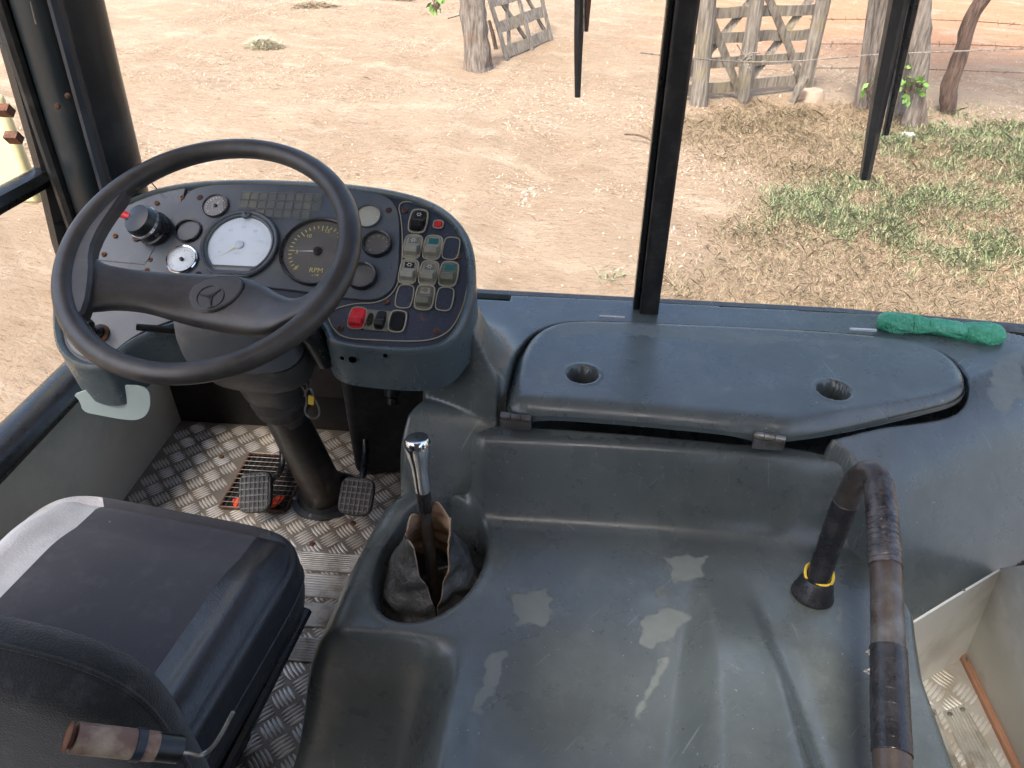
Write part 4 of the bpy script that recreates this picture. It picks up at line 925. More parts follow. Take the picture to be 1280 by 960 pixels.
def rocker(px, py, w, h, mat, upper, par, down=True, name='rocker_switch', lab=None):
    base = MB(); P, c = sq(px, py, w*1.12, h*1.1, 0, 0, ck=1); base.plate(FA, P, 0, .003, .0006); b = base.build(name, mat, par, label=lab)
    W = w*.88; cc = c; s = lambda u, v, z: FA.w(*(cc+sx*u*W/2+sy*v*h/2), z)
    V = [s(-1, .95, .003), s(1, .95, .003), s(1, .05, .005), s(-1, .05, .005), s(-1.02, -.35, .0175), s(1.02, -.35, .0175), s(1, -.82, .014), s(-1, -.82, .014), s(1, -.9, .003), s(-1, -.9, .003)]
    F_ = [(0, 3, 2, 1), (3, 4, 5, 2), (4, 7, 6, 5), (7, 9, 8, 6), (1, 2, 5, 6, 8), (0, 9, 7, 4, 3)]
    r = MB().add(np.array(V), F_).build('rocker', mat, b, False); bevel(r, .0008, 2, 20)
    if upper is not None:
        Q = [cc+sx*u*W/2+sy*v*h/2 for u, v in ((-.78, .85), (.78, .85), (.78, .28), (-.78, .28))]; z = .0052
        MB().plate(FA, Q[::-1], .003, z, .0003).build('lens', upper, b, False)
    return b
SW, SH = .0255, .042
SWS = [(523, 277, M_black, M_black, 'black rocker switch at the top of the switch panel'), (516, 309, M_cream, M_olivesw, 'cream rocker switch left in the upper row'), (541, 310, M_cream, M_teal, 'rocker switch with teal lens in the upper row'),
       (511, 340, M_cream, M_black, 'cream rocker switch with black top in the middle row'), (536, 342, M_cream, M_olivesw, 'olive rocker switch in the middle row'), (561, 343, M_olivesw, M_teal, 'rocker switch with teal lens in the middle row'), (531, 372, M_olivesw, M_cream, 'olive rocker switch in the lowest row')]
for px, py, m, u, lb in SWS:
    b = rocker(px, py, SW, SH, m, u, ins, lab=lb); frame(px, py, SW*1.3, SH*1.2, b, M_line)
    pl = Plane(FA.w(*(FA.puv(px, py)+sy*SH*.29), .0056), FA.n)
    if u is not M_teal:
        mk_ = MB(); th = np.linspace(0, 2*math.pi, 14, endpoint=False); mk_.tube([pl.w(.0032*math.cos(a), .0026*math.sin(a)) for a in th], .0005, 4, closed=True)
        if m is M_olivesw: mk_.tube([pl.w(-.007, 0), pl.w(-.003, 0)], .0006, 4)
        else:
            for a in np.linspace(0, 2*math.pi, 6, endpoint=False): mk_.tube([pl.w(.0042*math.cos(a), .0038*math.sin(a)), pl.w(.0056*math.cos(a), .005*math.sin(a))], .0004, 4)
        mk_.build('symbol', M_mark if u is not M_cream else M_black, b, False)
for px, py in ((564, 311), (506, 371), (556, 374)):
    b = MB().plate(FA, sq(px, py, SW*1.1, SH*1.05, 0, 0, ck=1)[0], 0, .0015, .0004).build('switch_blank', M_navy, ins); frame(px, py, SW*1.2, SH*1.12, b, M_line, th=.0012)
b = rocker(447, 398, .026, .036, M_red, None, ins, lab='red rocker switch'); frame(447, 398, .031, .043, b, M_line, th=.001)
b = MB().plate(FA, sq(472, 401, .044, .040, 0, 0)[0], 0, .0025, .0005).build('double_switch', M_olivesw, ins, label='grey double switch plate next to the red switch')
rk = rocker(476, 401, .018, .034, M_black, None, ins, name='rocker_switch'); 
MB().plate(FA, chaikin(sq(463, 400, .011, .026, 0, 0)[0], 2), .0024, .0034, .0003).build('slot', M_black, b, False)
b = frame(497, 402, .030, .042, ins, M_line, 'open_switch_hole', .0015); MB().plate(FA, chaikin(sq(497, 402, .023, .036, 0, 0)[0], 2), .0, .0012, .0002).build('hole', simple('hole_black', (.002, .002, .002), 1), b, False)
b = MB().plate(FA, sq(548, 281, .0135, .0125, 0, 0)[0], 0, .004, .001).build('warning_lamp', M_red, ins, label='small square red warning lamp'); frame(548, 281, .018, .0165, b, M_line, th=.0014)
# knob on the lower left pod
kc = FA.at(124, 418, .003); kn = MB().lathe(kc, [(.014, 0), (.014, .008), (.010, .01), (.0065, .012), (.0065, .028), (.0135, .03), (.0145, .044), (.013, .046), (0, .046)], FA.n+np.array([-.12, 0, .05]), 24).build('knob', M_black, ins, label='black push-pull knob on rusty collar')
MB().lathe(kc, [(.02, 0), (.019, .004), (.013, .006)], FA.n, 20).build('collar', M_rust, kn)
# holes in the front lip
for p in ((428, 447), (441, 449), (482, 444)):
    MB().lathe(Y(p[0], p[1], 1.055), [(0, .002), (.004 if p[0] != 441 else .007, .002)], (0, -1, 0), 12).build('screw_hole', M_black, ins)
# torn pale flap below the pod
fp = Plane((-.85, 1.022, .57), (0, -1, .05)); MB().plate(fp, chaikin([fp.puv(*p) for p in ((90, 490), (101, 500), (104, 514), (125, 518), (150, 523), (172, 525), (185, 518), (190, 503), (186, 482), (150, 480))], 2), 0, .003, .0005).build('torn_flap', simple('pale_torn_plastic', (.27, .33, .32), .6, 0, .1, 20, .0003), ins)
# hand brake valve: black drum with red lever
hv = root('hand_brake_valve', FA.at(188, 285, .005), 'black round hand brake valve with red lever on the left of the dashboard', 'control')
c = FA.at(197, 289, .004); ax = FA.n*1+np.array([-.30, -.10, 0])
MB().lathe(c, [(.033, 0), (.034, .012), (.031, .014), (.031, .044), (.027, .052), (.012, .056), (0, .056)], ax, 32).build('drum', M_black, hv)
MB().lathe(c+ax/np.linalg.norm(ax)*.030, [(.0318, 0), (.0318, .006)], ax, 32).build('clear_band', M_chrome, hv)
a0 = c+ax/np.linalg.norm(ax)*.040; a1 = FA.at(150, 266, .05); MB().tube([a0, a0*.35+a1*.65], .0055, 10).build('stem', M_black, hv); MB().tube([a0*.5+a1*.5, a1], [.007, .0085], 12).build('lever', M_red, hv)
MB().tube([FA.at(196, 236, .01), FA.at(190, 229, .03)], .0012, 5).build('wire_end', M_black, ins)
# =============================================================== STEERING WHEEL
WC = np.array([-.582, 1.023, .881]); WT = R_(25.2); WP = Plane(WC, (0, -math.sin(WT), math.cos(WT))); WR = .225
sw_ = root('steering_wheel', WC, 'large worn black two-spoke steering wheel', 'steering wheel')
th = np.linspace(0, 2*math.pi, 96, endpoint=False); rr = .0176+.0010*np.cos(th*2)
mb = MB(); mb.tube([WP.w(WR*math.cos(a), WR*math.sin(a)) for a in th], rr, 18, closed=True, up=WP.n); mb.build('rim', M_rim, sw_)
SP = [((104, 318), (92, 392), -.004, .012), ((112, 316), (104, 390), -.008, .014), ((121, 322), (119, 388), -.014, .015), ((133, 333), (143, 385), -.022, .016), ((165, 339), (180, 388), -.034, .017), ((205, 343), (215, 399), -.046, .018), ((250, 345), (250, 408), -.055, .02), ((300, 347), (288, 415), -.057, .021), ((330, 357), (315, 419), -.053, .02), ((350, 370), (336, 418), -.045, .018), ((370, 377), (355, 408), -.034, .016), ((388, 371), (373, 398), -.022, .014), ((406, 350), (388, 392), -.012, .012), ((423, 316), (402, 380), -.005, .011), ((437, 280), (415, 372), .0, .009)]
web = chaikin([WP.puv(*p) for p in ((161, 236), (132, 262), (104, 297), (88, 335), (80, 375), (82, 405), (98, 404), (112, 388), (118, 345), (117, 316), (128, 290), (144, 266), (157, 249))], 1)
MB().plate(WP, web, -.012, .009, .005).build('spoke_root', M_rim, sw_)
def spoke():
    m = 28; L = []; S = []
    for (u, l, h, t) in SP: S.append(np.r_[WP.puv(*u, h), WP.puv(*l, h), h, t])
    S = chaikin(S, 2, False)
    for s in S:
        a, b, h, t = s[:2], s[2:4], s[4], s[5]; ph = np.linspace(0, 2*math.pi, m, endpoint=False)
        cu = np.sign(np.cos(ph))*np.abs(np.cos(ph))**.7; sv = np.sign(np.sin(ph))*np.abs(np.sin(ph))**.8
        mid, hf = (a+b)/2, (a-b)/2
        L.append(np.array([WP.w(*(mid+hf*c_), h+t*s_*(1 if s_ > 0 else 1.3)) for c_, s_ in zip(cu, sv)]))
    return MB().loops(L, True, True).build('spoke', M_rim, sw_, True, autosmooth=None)
so = spoke()
HH = -.034
ov = chaikin([WP.puv(*p, HH) for p in ((234, 372), (241, 357), (262, 347), (288, 345), (303, 350), (304, 362), (290, 378), (266, 389), (244, 387))], 2)
hb = MB().plate(WP, ov, HH-.02, HH+.002, .002).build('horn_pad', simple('horn_pad_plastic', (.05, .047, .045), .45, 0, .2, 50, .0002), sw_)
gap = MB(); gap.loops([WP.P+inset2(ov, -.0004)[:, :1]*WP.e1+inset2(ov, -.0004)[:, 1:]*WP.e2+WP.n*(HH-.0008), WP.P+inset2(ov, -.0022)[:, :1]*WP.e1+inset2(ov, -.0022)[:, 1:]*WP.e2+WP.n*(HH-.0012)]); gap.build('pad_gap', M_black, sw_)
ec_ = WP.at(263, 371, HH+.0022); epl = Plane(ec_, WP.n); er = .0215; mb = MB(); mb.tube([epl.w(er*math.cos(a), er*math.sin(a)) for a in np.linspace(0, 2*math.pi, 40, endpoint=False)], .0009, 6, closed=True)
for a in (R_(50), R_(170), R_(290)):
    d = np.array([math.cos(a), math.sin(a)]); s = np.array([-d[1], d[0]])*.0032
    Q = np.array([s, d*er*.93, -s]); mb.loops([epl.P+Q[:, :1]*epl.e1+Q[:, 1:]*epl.e2+epl.n*z_ for z_ in (0, .0012)], True, True)
mb.build('star_emblem', M_black, hb)
# =============================================================== STEERING COLUMN
cx = np.array([0, .325, -.86]); cx /= np.linalg.norm(cx); colm = root('steering_column', (-.60, 1.36, 0), 'grey steering column with shroud, tube and flanged floor boot', 'steering column')
A = WC-WP.n*.10+np.array([-.02, -.005, 0]); foot = Z(409, 620, 0)
ax = (foot-A)/np.linalg.norm(foot-A)
def sect(c, w, d, n=28, sx_=1.0, ex=3):
    ph = np.linspace(0, 2*math.pi, n, endpoint=False); u = np.sign(np.cos(ph))*np.abs(np.cos(ph))**(2/ex)*w; v = np.sign(np.sin(ph))*np.abs(np.sin(ph))**(2/ex)*d
    f = np.cross(ax, [1, 0, 0]); f /= np.linalg.norm(f); r_ = np.cross(f, ax); return c+u[:, None]*r_+v[:, None]*f
M_shroud = simple('scuffed_grey_shroud', (.085, .092, .097), .45, 0, .2, 20, .0005, (.16, .155, .14))
L = [sect(A+ax*t, w, d) for t, w, d in ((.035, .05, .03), (.045, .085, .045), (.065, .102, .06), (.10, .110, .07), (.145, .115, .075), (.15, .110, .07))]
MB().loops(L, True, True).build('upper_shroud', M_shroud, colm, autosmooth=50)
M_shroud2 = simple('dusty_lower_shroud', (.045, .043, .040), .5, 0, .25, 25, .0006, (.11, .095, .08))
L = [sect(A+ax*t+np.array([.012, 0, 0]), w, d) for t, w, d in ((.152, .105, .07), (.17, .107, .072), (.215, .104, .07), (.235, .085, .06), (.24, .062, .055), (.30, .060, .052), (.315, .055, .05))]
MB().loops(L, True, True).build('lower_shroud', M_shroud2, colm, autosmooth=45)
L = [(.05, .30), (.055, .315), (.062, .33), (.058, .345), (.061, .36), (.05, .38), (.04, .39), (.038, .42)]
MB().lathe(A+[.012, 0, 0], L, ax, 28).build('collar', simple('greasy_collar', (.035, .03, .027), .5, 0, .4, 60, .001), colm)
H = np.linalg.norm(foot-A)
MB().lathe(A, [(.040, .36), (.044, .45), (.047, .55), (.05, H-.12), (.052, H-.07), (.06, H-.05), (.06, H-.03), (.07, H-.02)], ax, 32).build('column_tube', simple('dark_column', (.012, .011, .010), .38, 0, .3, 30, .0004, (.045, .035, .03)), colm)
fl = MB().lathe(foot, [(.092, .0), (.092, .006), (.078, .010), (.07, .028), (.06, .034)], (0, 0, 1), 40).build('floor_flange', simple('black_flange', (.015, .017, .02), .4, 0, .2, 40, .0003), colm)
for a in np.linspace(.3, 2*math.pi+.3, 6, endpoint=False):
    MB().lathe(foot+[.083*math.cos(a), .083*math.sin(a), .007], [(.006, 0), (.0055, .003), (0, .0035)], (0, 0, 1), 8).build('bolt', M_steel, fl)
# stalks
MB().tube([A+ax*.10+[-.10, -.03, 0], A+ax*.09+[-.16, -.05, .01]], [.008, .006], 10).build('stalk', M_black, colm)
mb = MB(); mb.tube(chaikin([A+ax*.10+[.10, -.02, .0], A+ax*.08+[.14, -.03, .02], A+ax*.16+[.15, -.01, -.02]], 2, False), [.022]*0 or .02, 12); mb.build('ignition_barrel', M_black, colm)
# key ring hanging from the lock
kp = Y(383, 468, 1.145); kr = root('key_ring', kp, 'key ring with clear and yellow tag hanging from the ignition', 'keys')
MB().tube([kp+[.001*0+.011*math.sin(a)*.5, 0, -.014+.014*math.cos(a)] for a in np.linspace(0, 2*math.pi, 24, endpoint=False)], .001, 6, closed=True).build('split_ring', M_steel, kr)
k1 = Y(388, 505, 1.14)
MB().tube(chaikin([Y(*p, 1.14) for p in ((381, 488), (388, 484), (393, 498), (400, 512), (398, 522), (388, 524), (380, 515), (384, 502))], 2), .0022, 6, closed=True).build('clip', M_steel, kr)
mb = MB(); mb.box(Y(389, 500, 1.138), (.011, .004, .022), Matrix.Rotation(.2, 3, 'Y')); mb.build('yellow_tag', M_yellow, kr)
MB().tube(chaikin([Y(*p, 1.142) for p in ((375, 480), (382, 490), (380, 497), (386, 480))], 1), .002, 6, closed=True).build('key', M_steel, kr)
# =============================================================== PEDALS
def pedal(px, py, w, h, tilt, yaw, armpts, lab, z=.12):
    c = Z(px, py, z); rt = root('pedal', c, lab, 'pedal', 'foot pedals')
    n = np.array([math.sin(yaw)*math.cos(tilt), -math.cos(yaw)*math.cos(tilt), math.sin(tilt)]); pl = Plane(c, n)
    P = chaikin([(-w/2, -h/2), (0, -h*.56), (w/2, -h/2), (w/2*1.05, 0), (w/2, h/2), (0, h*.54), (-w/2, h/2), (-w/2*1.05, 0)], 2)
    pad = MB().plate(pl, P, -.012, .0, .002).build('pad', M_rubber, rt)
    mb = MB(); nu, nv = 7, 6; D = lambda u, v: sdf(np.array([u]), np.array([v]), P)[0] > .003
    for i in range(nu):
        u = (-.5+(i+.5)/nu)*w*1.0; vs = [v for v in np.linspace(-h*.54, h*.54, 30) if D(u, v)]
        mb.tube([pl.w(u, vs[0], .002), pl.w(u, vs[-1], .002)], .0022, 4)
    for j in range(nv):
        v = (-.5+(j+.5)/nv)*h; us = [u for u in np.linspace(-w*.54, w*.54, 30) if D(u, v)]
        mb.tube([pl.w(us[0], v, .002), pl.w(us[-1], v, .002)], .0022, 4)
    mb.build('grip_ribs', simple('worn_grey_rubber', (.13, .13, .13), .5, 0, .3, 90), pad)
    mb = MB(); mb.tube(chaikin([c-n*.012]+[np.array(p) for p in armpts(c)], 2, False), .009, 10, flat=.7); mb.build('arm', M_black, rt)
    return rt
pedal(318, 615, .085, .095, R_(48), R_(-12), lambda c: [c+[.03, .03, .01], Y(352, 590, 1.42), Y(354, 560, 1.47), Y(348, 535, 1.50), Y(344, 500, 1.52)], 'clutch pedal with gridded rubber pad above the grate', .10)
pedal(445, 620, .082, .088, R_(52), R_(4), lambda c: [c+[.008, .05, .02], Y(458, 560, 1.45), Y(452, 500, 1.5)], 'brake pedal with gridded rubber pad beside the column flange', .11)
# under-dash clutter
ud = root('under_dash_bracket', (-.5, 1.4, .5), 'rusty brackets and pipes in the dark space under the dashboard', 'bracket')
MB().box((-.52, 1.42, .50), (.30, .08, .10)).build('bracket_plate', M_rust, ud); MB().tube(chaikin([(-.40, 1.35, .60), (-.38, 1.38, .45), (-.43, 1.5, .3), (-.42, 1.55, .02)], 2, False), .012, 10).build('pipe', M_rubber, ud)
mb = MB(); mb.tube(chaikin([Y(410, 440, 1.3), Y(400, 462, 1.3), Y(385, 458, 1.3), Y(400, 430, 1.32)], 2, False), .003, 6); mb.build('hose', M_steel, ud)
MB().lathe(Y(491, 478, 1.32), [(.02, 0), (.02, .03), (.014, .035), (.014, .05), (0, .05)], (0, -.5, -1), 16).build('fitting', M_black, ud); MB().box(Y(498, 468, 1.34), (.12, .05, .03)).build('bracket_plate', M_rubber, ud)
bevel(MB().box((-.40, 1.56, .20), (.38, .17, .41), Matrix.Rotation(.18, 3, 'Z')).build('footwell_shade_block', M_rubber, ud), .03, 4); MB().box((-.62, 1.60, .27), (.34, .1, .16)).build('valve_block', simple('shade_black_casting', (.02, .012, .009), .8, .1, .5, 40, .002), ud)  # black block added and casting blackened to paint the footwell's shade
# =============================================================== GEAR LEVER + GAITER
gb = Z(537, 712, .36); gb = np.array([-.228, .868, .24]); gt = Z(521, 546, .605)
gl = root('gear_lever', gb, 'gear lever with chromed knob and torn leather gaiter in the engine cover', 'gear lever')
gx = (gt-gb)/np.linalg.norm(gt-gb); GL = np.linalg.norm(gt-gb)
MB().lathe(gb, [(.0105, 0), (.0105, GL-.13)], gx, 16).build('rod', M_brown, gl)
MB().lathe(gb+gx*(GL-.150), [(.0125, 0), (.0135, .004), (.0125, .015), (.0135, .022), (.013, .042)], gx, 20).build('tape', M_tape, gl)
MB().lathe(gb+gx*(GL-.112), [(.0125, 0), (.0135, .006), (.0145, .035), (.0155, .055), (.0195, .075), (.0225, .092), (.0225, .104), (.019, .110), (.016, .1105), (0, .1105)], gx, 32).build('knob', M_chrome, gl)
MB().lathe(gb+gx*(GL-.0013), [(.0022, 0), (.0022, .0004)], gx, 10).build('knob_hole', M_black, gl)
def gaiter_mesh():
    nu, nv = 88, 40; V = []; F_ = []; pc_ = pit.mean(0)
    for j in range(nv):
        v = j/(nv-1)
        for i in range(nu):
            u = i/(nu-1); half = .015+.80*float(sstep(.30, 1.0, v))
            th = -math.pi/2+.30+half+(2*math.pi-2*half)*u           # the tear faces the driver
            w_ = (1-v)**1.05; r = .116*w_+.031*(1-w_)+.010*float(sstep(.8, 1, v))
            fold = .08*math.sin(3*th+4*v)+.07*math.sin(6*th-9*v)+.10*math.sin(v*24+2.2*math.sin(2*th)+th)+.04*math.sin(11*th+17*v)
            r *= 1+fold*(1-v*.85)
            cxy = pc_*(1-v)+np.array([gb[0], gb[1]])*v
            z = .235+.212*v**.85+(.012*math.sin(5*th+1)+.016*math.sin(th+.6))*float(sstep(.9, 1, v))
            if v < .2: z += .012*math.sin(9*th)*(1-v/.2)
            V.append(np.array([cxy[0]+math.cos(th)*r*.95, cxy[1]+math.sin(th)*r*.98, z]))
    for j in range(nv-1):
        for i in range(nu-1): a = j*nu+i; F_.append((a, a+1, a+nu+1, a+nu))
    o = mk('gaiter', V, F_, [M_gaiter, M_suede], gl, True, label='torn black leather gaiter with tan suede edge')
    m = o.modifiers.new('solidify', 'SOLIDIFY'); m.thickness = .0045; m.offset = 0; m.material_offset = 1; m.material_offset_rim = 1; m.use_rim = True
    s = o.modifiers.new('sub', 'SUBSURF'); s.levels = 1; s.render_levels = 1
    me = o.data; me.polygons.foreach_set('material_index', [0]*len(me.polygons))
    return o
gaiter_mesh()
# =============================================================== HANDRAIL
hr = root('handrail', (.435, .86, .36), 'bent grab rail wrapped in black tape on the engine cover', 'handrail')
f0 = Z(1017, 738, .362); 
top = [f0, Z(1034, 690, .44), Z(1052, 640, .53), Z(1068, 604, .595), Z(1080, 592, .628), Z(1091, 590, .64), Z(1099, 605, .638), Z(1102, 640, .62), Z(1108, 720, .595), Z(1110, 800, .575), Z(1113, 900, .555), Z(1116, 970, .54)]
top.append(top[-1]+(top[-1]-top[-2])*3)
RP = chaikin(top, 2, False); L = np.cumsum(np.r_[0, np.linalg.norm(np.diff(RP, axis=0), axis=1)]); L /= L[-1]
def seg(a, b, r, wr=0, n=24, k=60):
    t = np.linspace(a, b, k); P = np.stack([np.interp(t, L, RP[:, i]) for i in range(3)], 1)
    rad = np.interp(t, L[[0, len(L)//4, len(L)//2, -1]], [.0190, .0202, .0213, .0232])*r
    if wr: rad = rad*(1+wr*((t*wr*4000) % 1)*1.0)
    return MB().tube(P, rad, n)
ls = lambda px, py, z: L[np.argmin(np.linalg.norm(RP-Z(px, py, z), axis=1))]
t1 = ls(1060, 622, .56); t2_ = ls(1101, 620, .63); t3 = ls(1106, 705, .6); t4 = ls(1110, 822, .57)
seg(0, 1, .94, 0, 24, 160).build('tube', M_brown, hr)
for a, b, lb, mt in ((0.005, t1, 'black taped upright', M_tape), (t4, ls(1113, 945, .545), 'black taped lower length', M_tape), (ls(1099, 606, .638), t3, 'grey cracked tape below the bend', None)):
    m_ = mt
    if m_ is None:
        t = NT('worn_tape_silvery'); c_ = t.mix(t.ramp(t.noise(30, 6, .7, stretch=(1, 1, 1)), [(.4, 0.), (.62, 1.)]), (.015, .014, .016), (.085, .075, .075)); t.set(Base_Color=c_, Roughness=.27); t.bump(t.noise(40, 5, .6, stretch=(.3, 3, .3)), .003); m_ = t.m
    seg(a, b, 1.0, .012, 24, 120).build('tape_wrap', m_, hr, label=lb, autosmooth=None)
mb = MB(); seg_t = np.linspace(ls(1104, 650, .62), t3, 9)
for t_ in seg_t:
    P = np.array([np.interp(t_, L, RP[:, i]) for i in range(3)]); q = np.array([np.interp(t_+.004, L, RP[:, i]) for i in range(3)])-P; q /= np.linalg.norm(q)
    a_ = np.cross(q, [1, 0, 0]); a_ /= np.linalg.norm(a_); b_ = np.cross(q, a_); rr_ = .0216
    mb.tube([P+rr_*(math.cos(h)*a_+math.sin(h)*b_)+q*.002*math.sin(h*2) for h in np.linspace(0, 2*math.pi, 24, endpoint=False)], .0006, 4, closed=True)
mb.build('tape_edge', M_black, hr)
fd = (RP[3]-RP[0])/np.linalg.norm(RP[3]-RP[0])
MB().lathe(f0-fd*.008, [(.036, 0), (.035, .006), (.031, .014), (.029, .026), (.023, .036)], fd*.7+np.array([0, 0, .3]), 28).build('foot_collar', M_tape, hr)
MB().tube([f0+fd*.034+.0235*(math.cos(a)*np.array([1, 0, 0])+math.sin(a)*np.array([0, .9, .25]))+[0, 0, .003*math.sin(3*a)] for a in np.linspace(0, 2*math.pi, 30, endpoint=False)], .0026, 6, closed=True).build('foam_ring', M_yellow, hr)
mb = MB()
for k in range(7):
    P = RP[np.argmin(np.abs(L-t4-.02*k*.3))]; a = P+np.array([-.022, .0, .0]); mb.add(np.array([a, a+[-.006-.004*random.random(), -.004, -.004], a+[0, -.010, -.004]]), [(0, 1, 2)])
mb.build('loose_tape_edge', M_tape, hr, False)
# =============================================================== STEP WELL (right)
stp = [Z(1120, 870, 0)[:2], Z(1140, 855, 0)[:2], Z(1205, 818, 0)[:2], Z(1290, 990, 0)[:2], Z(1290, 1100, 0)[:2], Z(1100, 1100, 0)[:2]]
M_stepbar = simple('door_lit_tread_bars', (.62, .60, .56), .4, .5, .1, 40, .0003, (.45, .40, .33)); M_stepplate = simple('door_lit_tread_plate', (.48, .46, .42), .42, .5, .12, 20, .0003, (.38, .32, .25))  # lighter copies of the tread materials, doorway light put into the colour
stpl = MB().add([(p[0], p[1], .0015) for p in stp], [tuple(range(6))[::-1]]).build('step_plate', M_stepplate, None, False); struct(stpl, 'tread plate floor by the door step with doorway light in its colour')
o = treadbars(.60, .95, .55, 1.06, .002, .046, R_(45), (), stpl, np.array(stp)); o.data.materials[0] = M_stepbar
def strip(name, pts, h, mat, ribs, lab, cat, group=None):
    a, b, c_, d_ = [Z(*p, 0) for p in pts]     # near-left, near-right, far-right, far-left
    N = ribs*4; mb = MB(); Lp = []
    for i in range(N+1):
        t = i/N; hh = h+(.0018 if (i % 4) in (1, 2) else 0); Lp.append(np.array([a*(1-t)+b*t+[0, 0, hh], d_*(1-t)+c_*t+[0, 0, hh]]))
    Lp = [np.array([a+[0, 0, .001], d_+[0, 0, .001]])]+Lp+[np.array([b+[0, 0, .001], c_+[0, 0, .001]])]
    mb.loops(Lp, closed=False); E_ = [np.array([l[1] for l in Lp]), np.array([[l[1][0], l[1][1], 0] for l in Lp])]; mb.loops(E_, closed=False)
    o = mb.build(name, mat, None, True, None, 25); props(o, lab, cat, group)
    for t in (.2, .8): p = d_*(1-t)+c_*t; p = p*.95+(a*(1-t)+b*t)*.05; MB().lathe(p+[0, 0, h+.001], [(.005, 0), (.004, .003), (0, .0035)], (0, 0, 1), 10).build('screw', M_steel, o)
    return o
strip('tread_strip', [(1175, 1010), (1216, 1000), (1168, 888), (1142, 899)], .006, M_alu, 8, 'ribbed aluminium strip by the step, left of its twin', 'floor strip', 'ribbed step strips')
strip('tread_strip', [(1232, 1010), (1272, 1000), (1204, 882), (1178, 892)], .006, M_alu, 8, 'ribbed aluminium strip by the step, next to the copper edging', 'floor strip', 'ribbed step strips')
strip('edge_strip', [(1278, 990), (1300, 990), (1213, 818), (1198, 822)], .012, M_copper, 5, 'copper-coloured ribbed edging along the door step', 'edging')
# white panels
P1 = [Z(1120, 868, 0), Z(1205, 818, 0)]
def vert(px, py, a, b):      # point of the upright plane through a-b
    d = b-a; n = np.array([d[1], -d[0], 0]); r = ray(px, py); return CAMP+r*((a-CAMP)@n)/(r@n)
w1 = MB(); tp = [vert(1120, 789, *P1), vert(1180, 752, *P1), vert(1250, 710, *P1)]
P1b = P1[1]; q = [P1[0], P1b, tp[2], tp[1], tp[0]]
w1 = MB().add(np.array(q), [(0, 1, 2, 3, 4)]).build('step_side_panel', M_white, None, False); m = w1.modifiers.new('s', 'SOLIDIFY'); m.thickness = .004; m.offset = 1
props(w1, 'cream painted panel beneath the shelf, left of the corner seam', 'panel', 'step well panels')
P2a = P1b; P2b = Z(1285, 985, 0); tq = [tp[2], vert(1283, 705, P2a, P2b+0), vert(1340, 700, P2a, P2b)]
far = P2b+(P2b-P2a)*.6
n2 = np.cross(far-P2a, tp[2]-P2a)
def on2(px, py): r = ray(px, py); return CAMP+r*(((P2a-CAMP)@n2)/(r@n2))
q = [P2a, far, on2(1420, 1000), on2(1420, 690), tp[2]]
print('P2', q)
w2 = MB().add(np.array(q), [(0, 1, 2, 3, 4)]).build('step_side_panel', M_white, None, False); m = w2.modifiers.new('s', 'SOLIDIFY'); m.thickness = .004; m.offset = -1
props(w2, 'cream painted panel above the copper edging, right of the corner seam', 'panel', 'step well panels')
for k, (px, py) in enumerate(((1166, 763), (1204, 738), (1248, 714))):
    c = vert(px, py, *P1); MB().lathe(c, [(.004, 0), (.003, .002), (0, .0025)], (-.3, -1, .1), 10).build('screw', M_steel, w1)
MB().tube([P1b+[-.001, -.003, .0], tp[2]+[-.001, -.003, 0]], .0014, 5).build('seam', M_rubber, w1)
# =============================================================== GREEN CLOTH ROLL
gA, gB = Z(1098, 408, .565), Z(1258, 424, .56)
rt = root('cloth_roll', (gA+gB)/2, 'green nylon cloth bundle lying along the windscreen on the right', 'cloth bundle')
t = np.linspace(0, 1, 60); P = gA[None]*(1-t[:, None])+gB[None]*t[:, None]; P[:, 1] += .012+.006*np.sin(t*6); P[:, 2] += .004
r_ = .024*(1-np.abs(2*t-1)**8)**.5*(1+.16*np.cos(t*6.3*1.1)-.16*np.exp(-((t-.42)/.05)**2)-.14*np.exp(-((t-.68)/.04)**2))+.001
def rollmesh():
    n = 28; Lp = []
    for i in range(60):
        a = np.linspace(0, 2*math.pi, n, endpoint=False); k = 1+.07*np.sin(a*3+t[i]*11)+.05*np.sin(a*6-t[i]*23)+.045*np.sin(a*11+t[i]*61+2*np.sin(t[i]*19))
        Lp.append(P[i]+(r_[i]*k)[:, None]*np.stack([np.zeros(n), np.cos(a), .85*np.sin(a)], 1))
    return MB().loops(Lp, True, True).build('bundle', M_green, rt, autosmooth=None)
rollmesh()
mb = MB()
for tt in (.42, .68, .28): i = int(tt*59); mb.tube([P[i]+r_[i]*1.04*np.array([0, math.cos(a), .85*math.sin(a)]) for a in np.linspace(0, 2*math.pi, 20, endpoint=False)], .0013, 5, closed=True)
mb.build('tie', M_green, rt)
